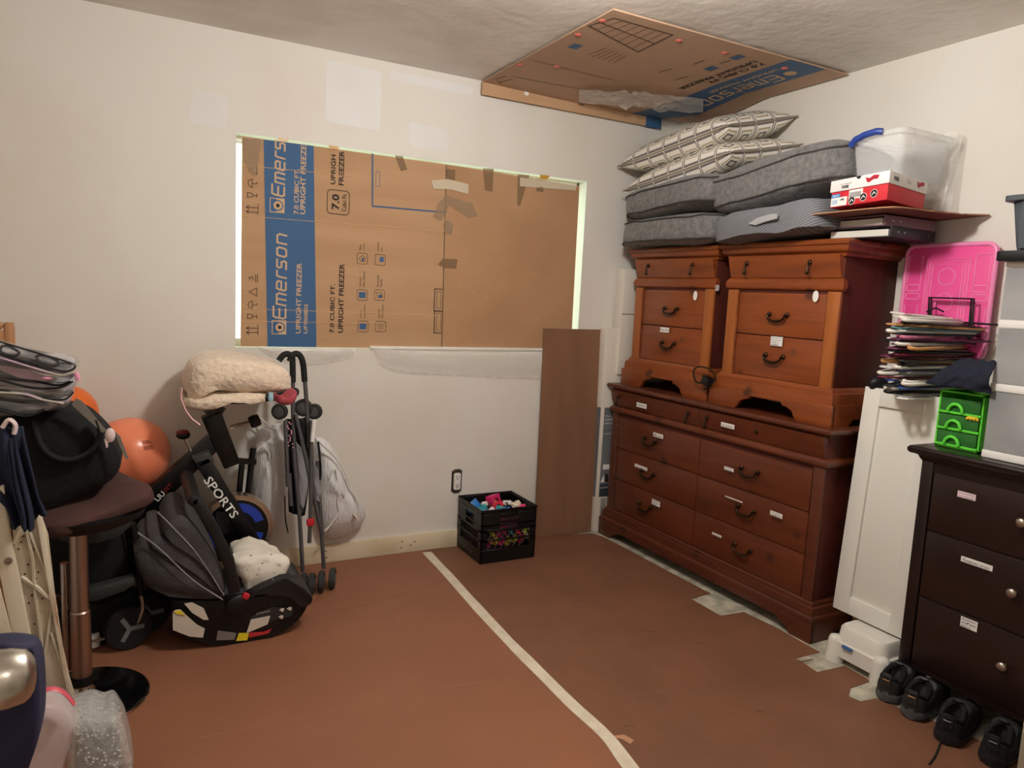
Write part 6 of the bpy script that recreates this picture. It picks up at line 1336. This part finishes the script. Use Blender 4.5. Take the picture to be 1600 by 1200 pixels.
k2 = clearbag('clear vinyl backpack with iridescent panel directly under the uppermost one', [(-50, 566), (0, 576), (60, 592), (104, 600), (116, 590), (116, 604), (104, 620), (60, 616), (0, 600), (-50, 590)], 2.38, 2.62, [(((-40, 570), (0, 578), (45, 592), (88, 602), (110, 596)), BTR, .005), (((-40, 586), (0, 594), (50, 606), (90, 606), (114, 596)), BTR, .005)], 44)
MB().sheet([PY(x, y, 2.372) for x, y in ((-10, 564), (30, 573), (78, 590), (70, 596), (30, 590), (-10, 574))], .003, (0, -1, 0)).build('iridescent_panel', IR, k2); MB().ell(PY(74, 591, 2.36), (.014, .006, .005), 10, 6).build('zip_pull', pinkz, k2, smooth=60)
k3 = clearbag('lowest clear vinyl backpack lying right on the black backpack', [(-50, 600), (0, 606), (60, 620), (104, 622), (116, 606), (116, 616), (104, 634), (76, 645), (40, 650), (0, 652), (-50, 650)], 2.38, 2.64, [(((-40, 602), (0, 609), (60, 622), (100, 624), (115, 612)), BTR, .005), (((-40, 612), (0, 613), (40, 616), (66, 624), (100, 630)), IR, .008), (((-40, 636), (0, 640), (40, 650), (70, 640)), BTR, .007)], 48)
# rusty white metal panels with a navy shirt over them
RU = mat('rusty_white_paint', (222, 212, 190), .5, col2=(158, 104, 60), vscale=9, contrast=.12, vdist=(1, 1, .35), detail=7, pos=.565); RUW = mat('chipped_white_paint', (220, 210, 190), .5, col2=(186, 170, 140), vscale=9)
rp_ = thing('rusty_ironing_board', 'rusty white metal board with embossed diamonds leaning beside the bar stool', 'metal board', (-.25, 2.32, 0)); Yp = 2.32
def pan(pts, Y0, t, nm, m, par, bev=.002): P = [PY(x, y, Y0) for x, y in pts]; return MB().sheet(P, t, (0, 1, 0)).build(nm, m, par, bev=bev)
pan([(15, 760), (60, 792), (75, 835), (86, 930), (98, 1010), (114, 1082), (130, 1165), (40, 1165), (30, 960)], Yp, .008, 'sheet', RUW, rp_)
pan([(55, 800), (64, 800), (76, 870), (88, 960), (102, 1040), (116, 1085), (132, 1165), (120, 1165), (98, 1050), (80, 950)], Yp - .012, .014, 'edge_flange', RU, rp_)
for pts in (((33, 822), (22, 850)), ((42, 832), (50, 870), (54, 920), (64, 1000), (68, 1030)), ((82, 940), (72, 1010), (66, 1034)), ((47, 832), (66, 880), (84, 935)), ((80, 988), (100, 1050), (112, 1080))): MB().tube(tubeY(pts, Yp - .003), .005, 6).build('embossed_rib', RUW, rp_, smooth=60)
MB().tube(tubeY(((32, 902), (60, 920), (82, 938)), Yp - .003), .007, 6).build('cross_rib', RU, rp_, smooth=60)
for x, y in ((36, 838), (33, 847), (29, 858), (52, 858), (44, 882), (60, 894), (39, 897), (56, 904), (50, 930), (66, 935), (45, 942), (61, 955), (54, 975), (75, 977)): MB().lathe([(.003, 0), (.0025, .002)], 8, Matrix.Translation(PY(x, y, Yp - .0005)) @ Matrix.Rotation(rad(90), 4, 'X')).build('drain_hole', mat('rust_brown', (92, 58, 36), .8), rp_)
rq = thing('metal_rail', 'chipped white metal rail with rust streaks standing in front of the rusty board', 'metal rail', (-.3, 2.24, 0))
pan([(0, 760), (6, 760), (16, 840), (30, 905), (48, 1000), (70, 1165), (40, 1165), (18, 990), (-4, 880), (-8, 800)], 2.24, .02, 'rail_face', RU, rq); pan([(-30, 900), (-4, 905), (10, 960), (20, 1000), (36, 1165), (0, 1165), (-30, 1000)], 2.23, .01, 'second_face', RUW, rq)
MB().lathe([(.010, 0), (.010, .004), (.005, .005)], 14, Matrix.Translation(PY(13, 876, 2.238)) @ Matrix.Rotation(rad(90), 4, 'X')).build('bolt', STEEL, rq, smooth=40)
NS_ = mat('navy_shirt', (20, 26, 48), .9, col2=(28, 34, 58), vscale=10, bump=.4, bscale=30)
nvs = thing('navy_shirt', 'navy blue shirt draped over the rusty metal board', 'shirt', (-.3, 2.25, .85))
def hang(outL, outR, Y, nm, m, par, amp=.02, n=22, seed=0):
    A_, B_ = tubeY(outL, Y, 6), tubeY(outR, Y, 6)
    def pick(P, u): i = u * (len(P) - 1); k_ = min(int(i), len(P) - 2); return P[k_].lerp(P[k_ + 1], i - k_)
    return MB().grid(lambda u, v: pick(A_, u).lerp(pick(B_, u), v) + Vector((0, -amp * (.5 + .5 * math.sin(v * 13 + u * 2 + seed)) * (.3 + u) + .08 * (1 - u) ** 3, .008 * nz((u * 5, v * 9, seed)))), n, 30).build(nm, m, par, smooth=80, solid=.005)
hang(((-40, 680), (-30, 740), (10, 790), (26, 822)), ((30, 674), (44, 712), (62, 770), (76, 798)), 2.25, 'shirt_body', NS_, nvs, .03)
hang(((4, 700), (18, 760), (30, 800), (36, 826)), ((20, 690), (34, 740), (50, 795), (53, 826)), 2.21, 'sleeve', NS_, nvs, .02, 16, 2)
MB().tube(tubeY(((4, 668), (14, 656), (24, 664), (22, 678)), 2.30), .012, 8, flat=.5).build('collar_tape', mat('pearl_buckle'), nvs, smooth=60)
# wooden ladder-back chair behind the pile
WD = mat('light_pine', (196, 146, 104), .5, col2=(184, 132, 92), vscale=5, vdist=(1, 1, .2)); wc = thing('wooden_chair', 'light wooden ladder-back chair almost hidden behind the clear backpacks', 'chair', (-.60, 3.28, 0))
p = PY(20, 504, 3.36); zt2 = p.z
for x in (p.x - .012, p.x - .40):
    MB().tube([(x, 3.36, 0), (x, 3.36, zt2 - .02), (x, 3.36, zt2)], [.018, .018, .015], 10).build('back_post', WD, wc, smooth=50); MB().tube([(x, 2.98, 0), (x, 2.98, .45)], .018, 10).build('front_leg', WD, wc, smooth=50)
for z in (zt2 - .085, zt2 - .25, zt2 - .42): MB().box((p.x - .40, 3.352, z), (p.x - .012, 3.368, z + .055)).build('back_rail', WD, wc, bev=.004)
MB().ell((p.x - .05, 3.36, zt2 - .012), (.022, .012, .018), 12, 8).build('finial', WD, wc, smooth=60)
MB().box((p.x - .42, 2.96, .44), (p.x + .01, 3.38, .465)).build('seat', WD, wc, bev=.006)
# bags in the near left corner
PB2 = mat('pinkish_clear_plastic', (220, 204, 204), .22, alpha=.7, bump=.5, bscale=12); BW = mat('bubble_wrap', (228, 228, 224), .08, alpha=.5, spec=.7, bump=1.0, bscale=55)
pb = thing('pink_edge_bag', 'crumpled clear plastic bag with a pink edge behind the navy bag', 'plastic bag', (-.2, 1.95, 0)); 
foldsurf([(30, 1090), (68, 1074), (100, 1078), (118, 1096), (120, 1130), (110, 1170), (90, 1230), (70, 1330), (20, 1330), (10, 1200)], 1.90, 2.02, 'film', PB2, pb, 51, 12, .010); MB().tube(tubeY(((68, 1079), (82, 1076), (100, 1082), (116, 1100)), 1.885), .010, 8, flat=.35).build('pink_edge', mat('pink_film', (220, 96, 110), .3), pb, smooth=60)
bw = thing('bubble_wrap_bundle', 'shiny bubble wrap bundle on the floor in front of the stool base', 'bubble wrap', (-.05, 2.0, 0))
foldsurf([(112, 1090), (140, 1082), (160, 1086), (178, 1082), (192, 1100), (200, 1130), (208, 1170), (206, 1220), (196, 1300), (120, 1310), (104, 1220), (106, 1150)], 1.90, 2.08, 'wrap', BW, bw, 55, 14, .010)
foldsurf([(124, 1120), (160, 1118), (184, 1140), (190, 1200), (180, 1285), (128, 1290), (118, 1200)], 1.93, 2.05, 'wrapped_item', mat('dark_teal_item', (70, 84, 88), .5), bw, 58, 10, .004)
mb = MB()
for i in range(150):
    x, y = random.uniform(120, 190), random.uniform(1104, 1215); p = PY(x, y, 1.897); mb.ell((p.x, p.y + random.uniform(-.002, .006), p.z), (.0032, .0024, .0032), 6, 4)
q = mb.build('bubbles', mat('bubble_clear', (236, 236, 232), .05, alpha=.5, spec=.8), bw, smooth=70); q['kind'] = 'stuff'
# navy bag hanging on the door knob
nb_ = thing('navy_bag', 'navy blue fabric bag hanging from the door knob', 'bag', (-.09, .88, .8)); NB = mat('navy_bag_fabric', (36, 36, 68), .8, col2=(30, 30, 58), vscale=6, bump=.3, bscale=20)
foldsurf([(-60, 1000), (0, 993), (46, 994), (60, 1002), (67, 1030), (68, 1090), (64, 1140), (46, 1200), (20, 1290), (-60, 1320)], .91, .98, 'bag_body', NB, nb_, 61, 12, .004)
MB().tube(catmull([PY(-30, 1000, .93), PY(0, 1006, .90), PY(40, 1010, .90), PY(58, 1004, .93)], 5), .006, 8, flat=.4).build('bag_fold', NB, nb_, smooth=60)
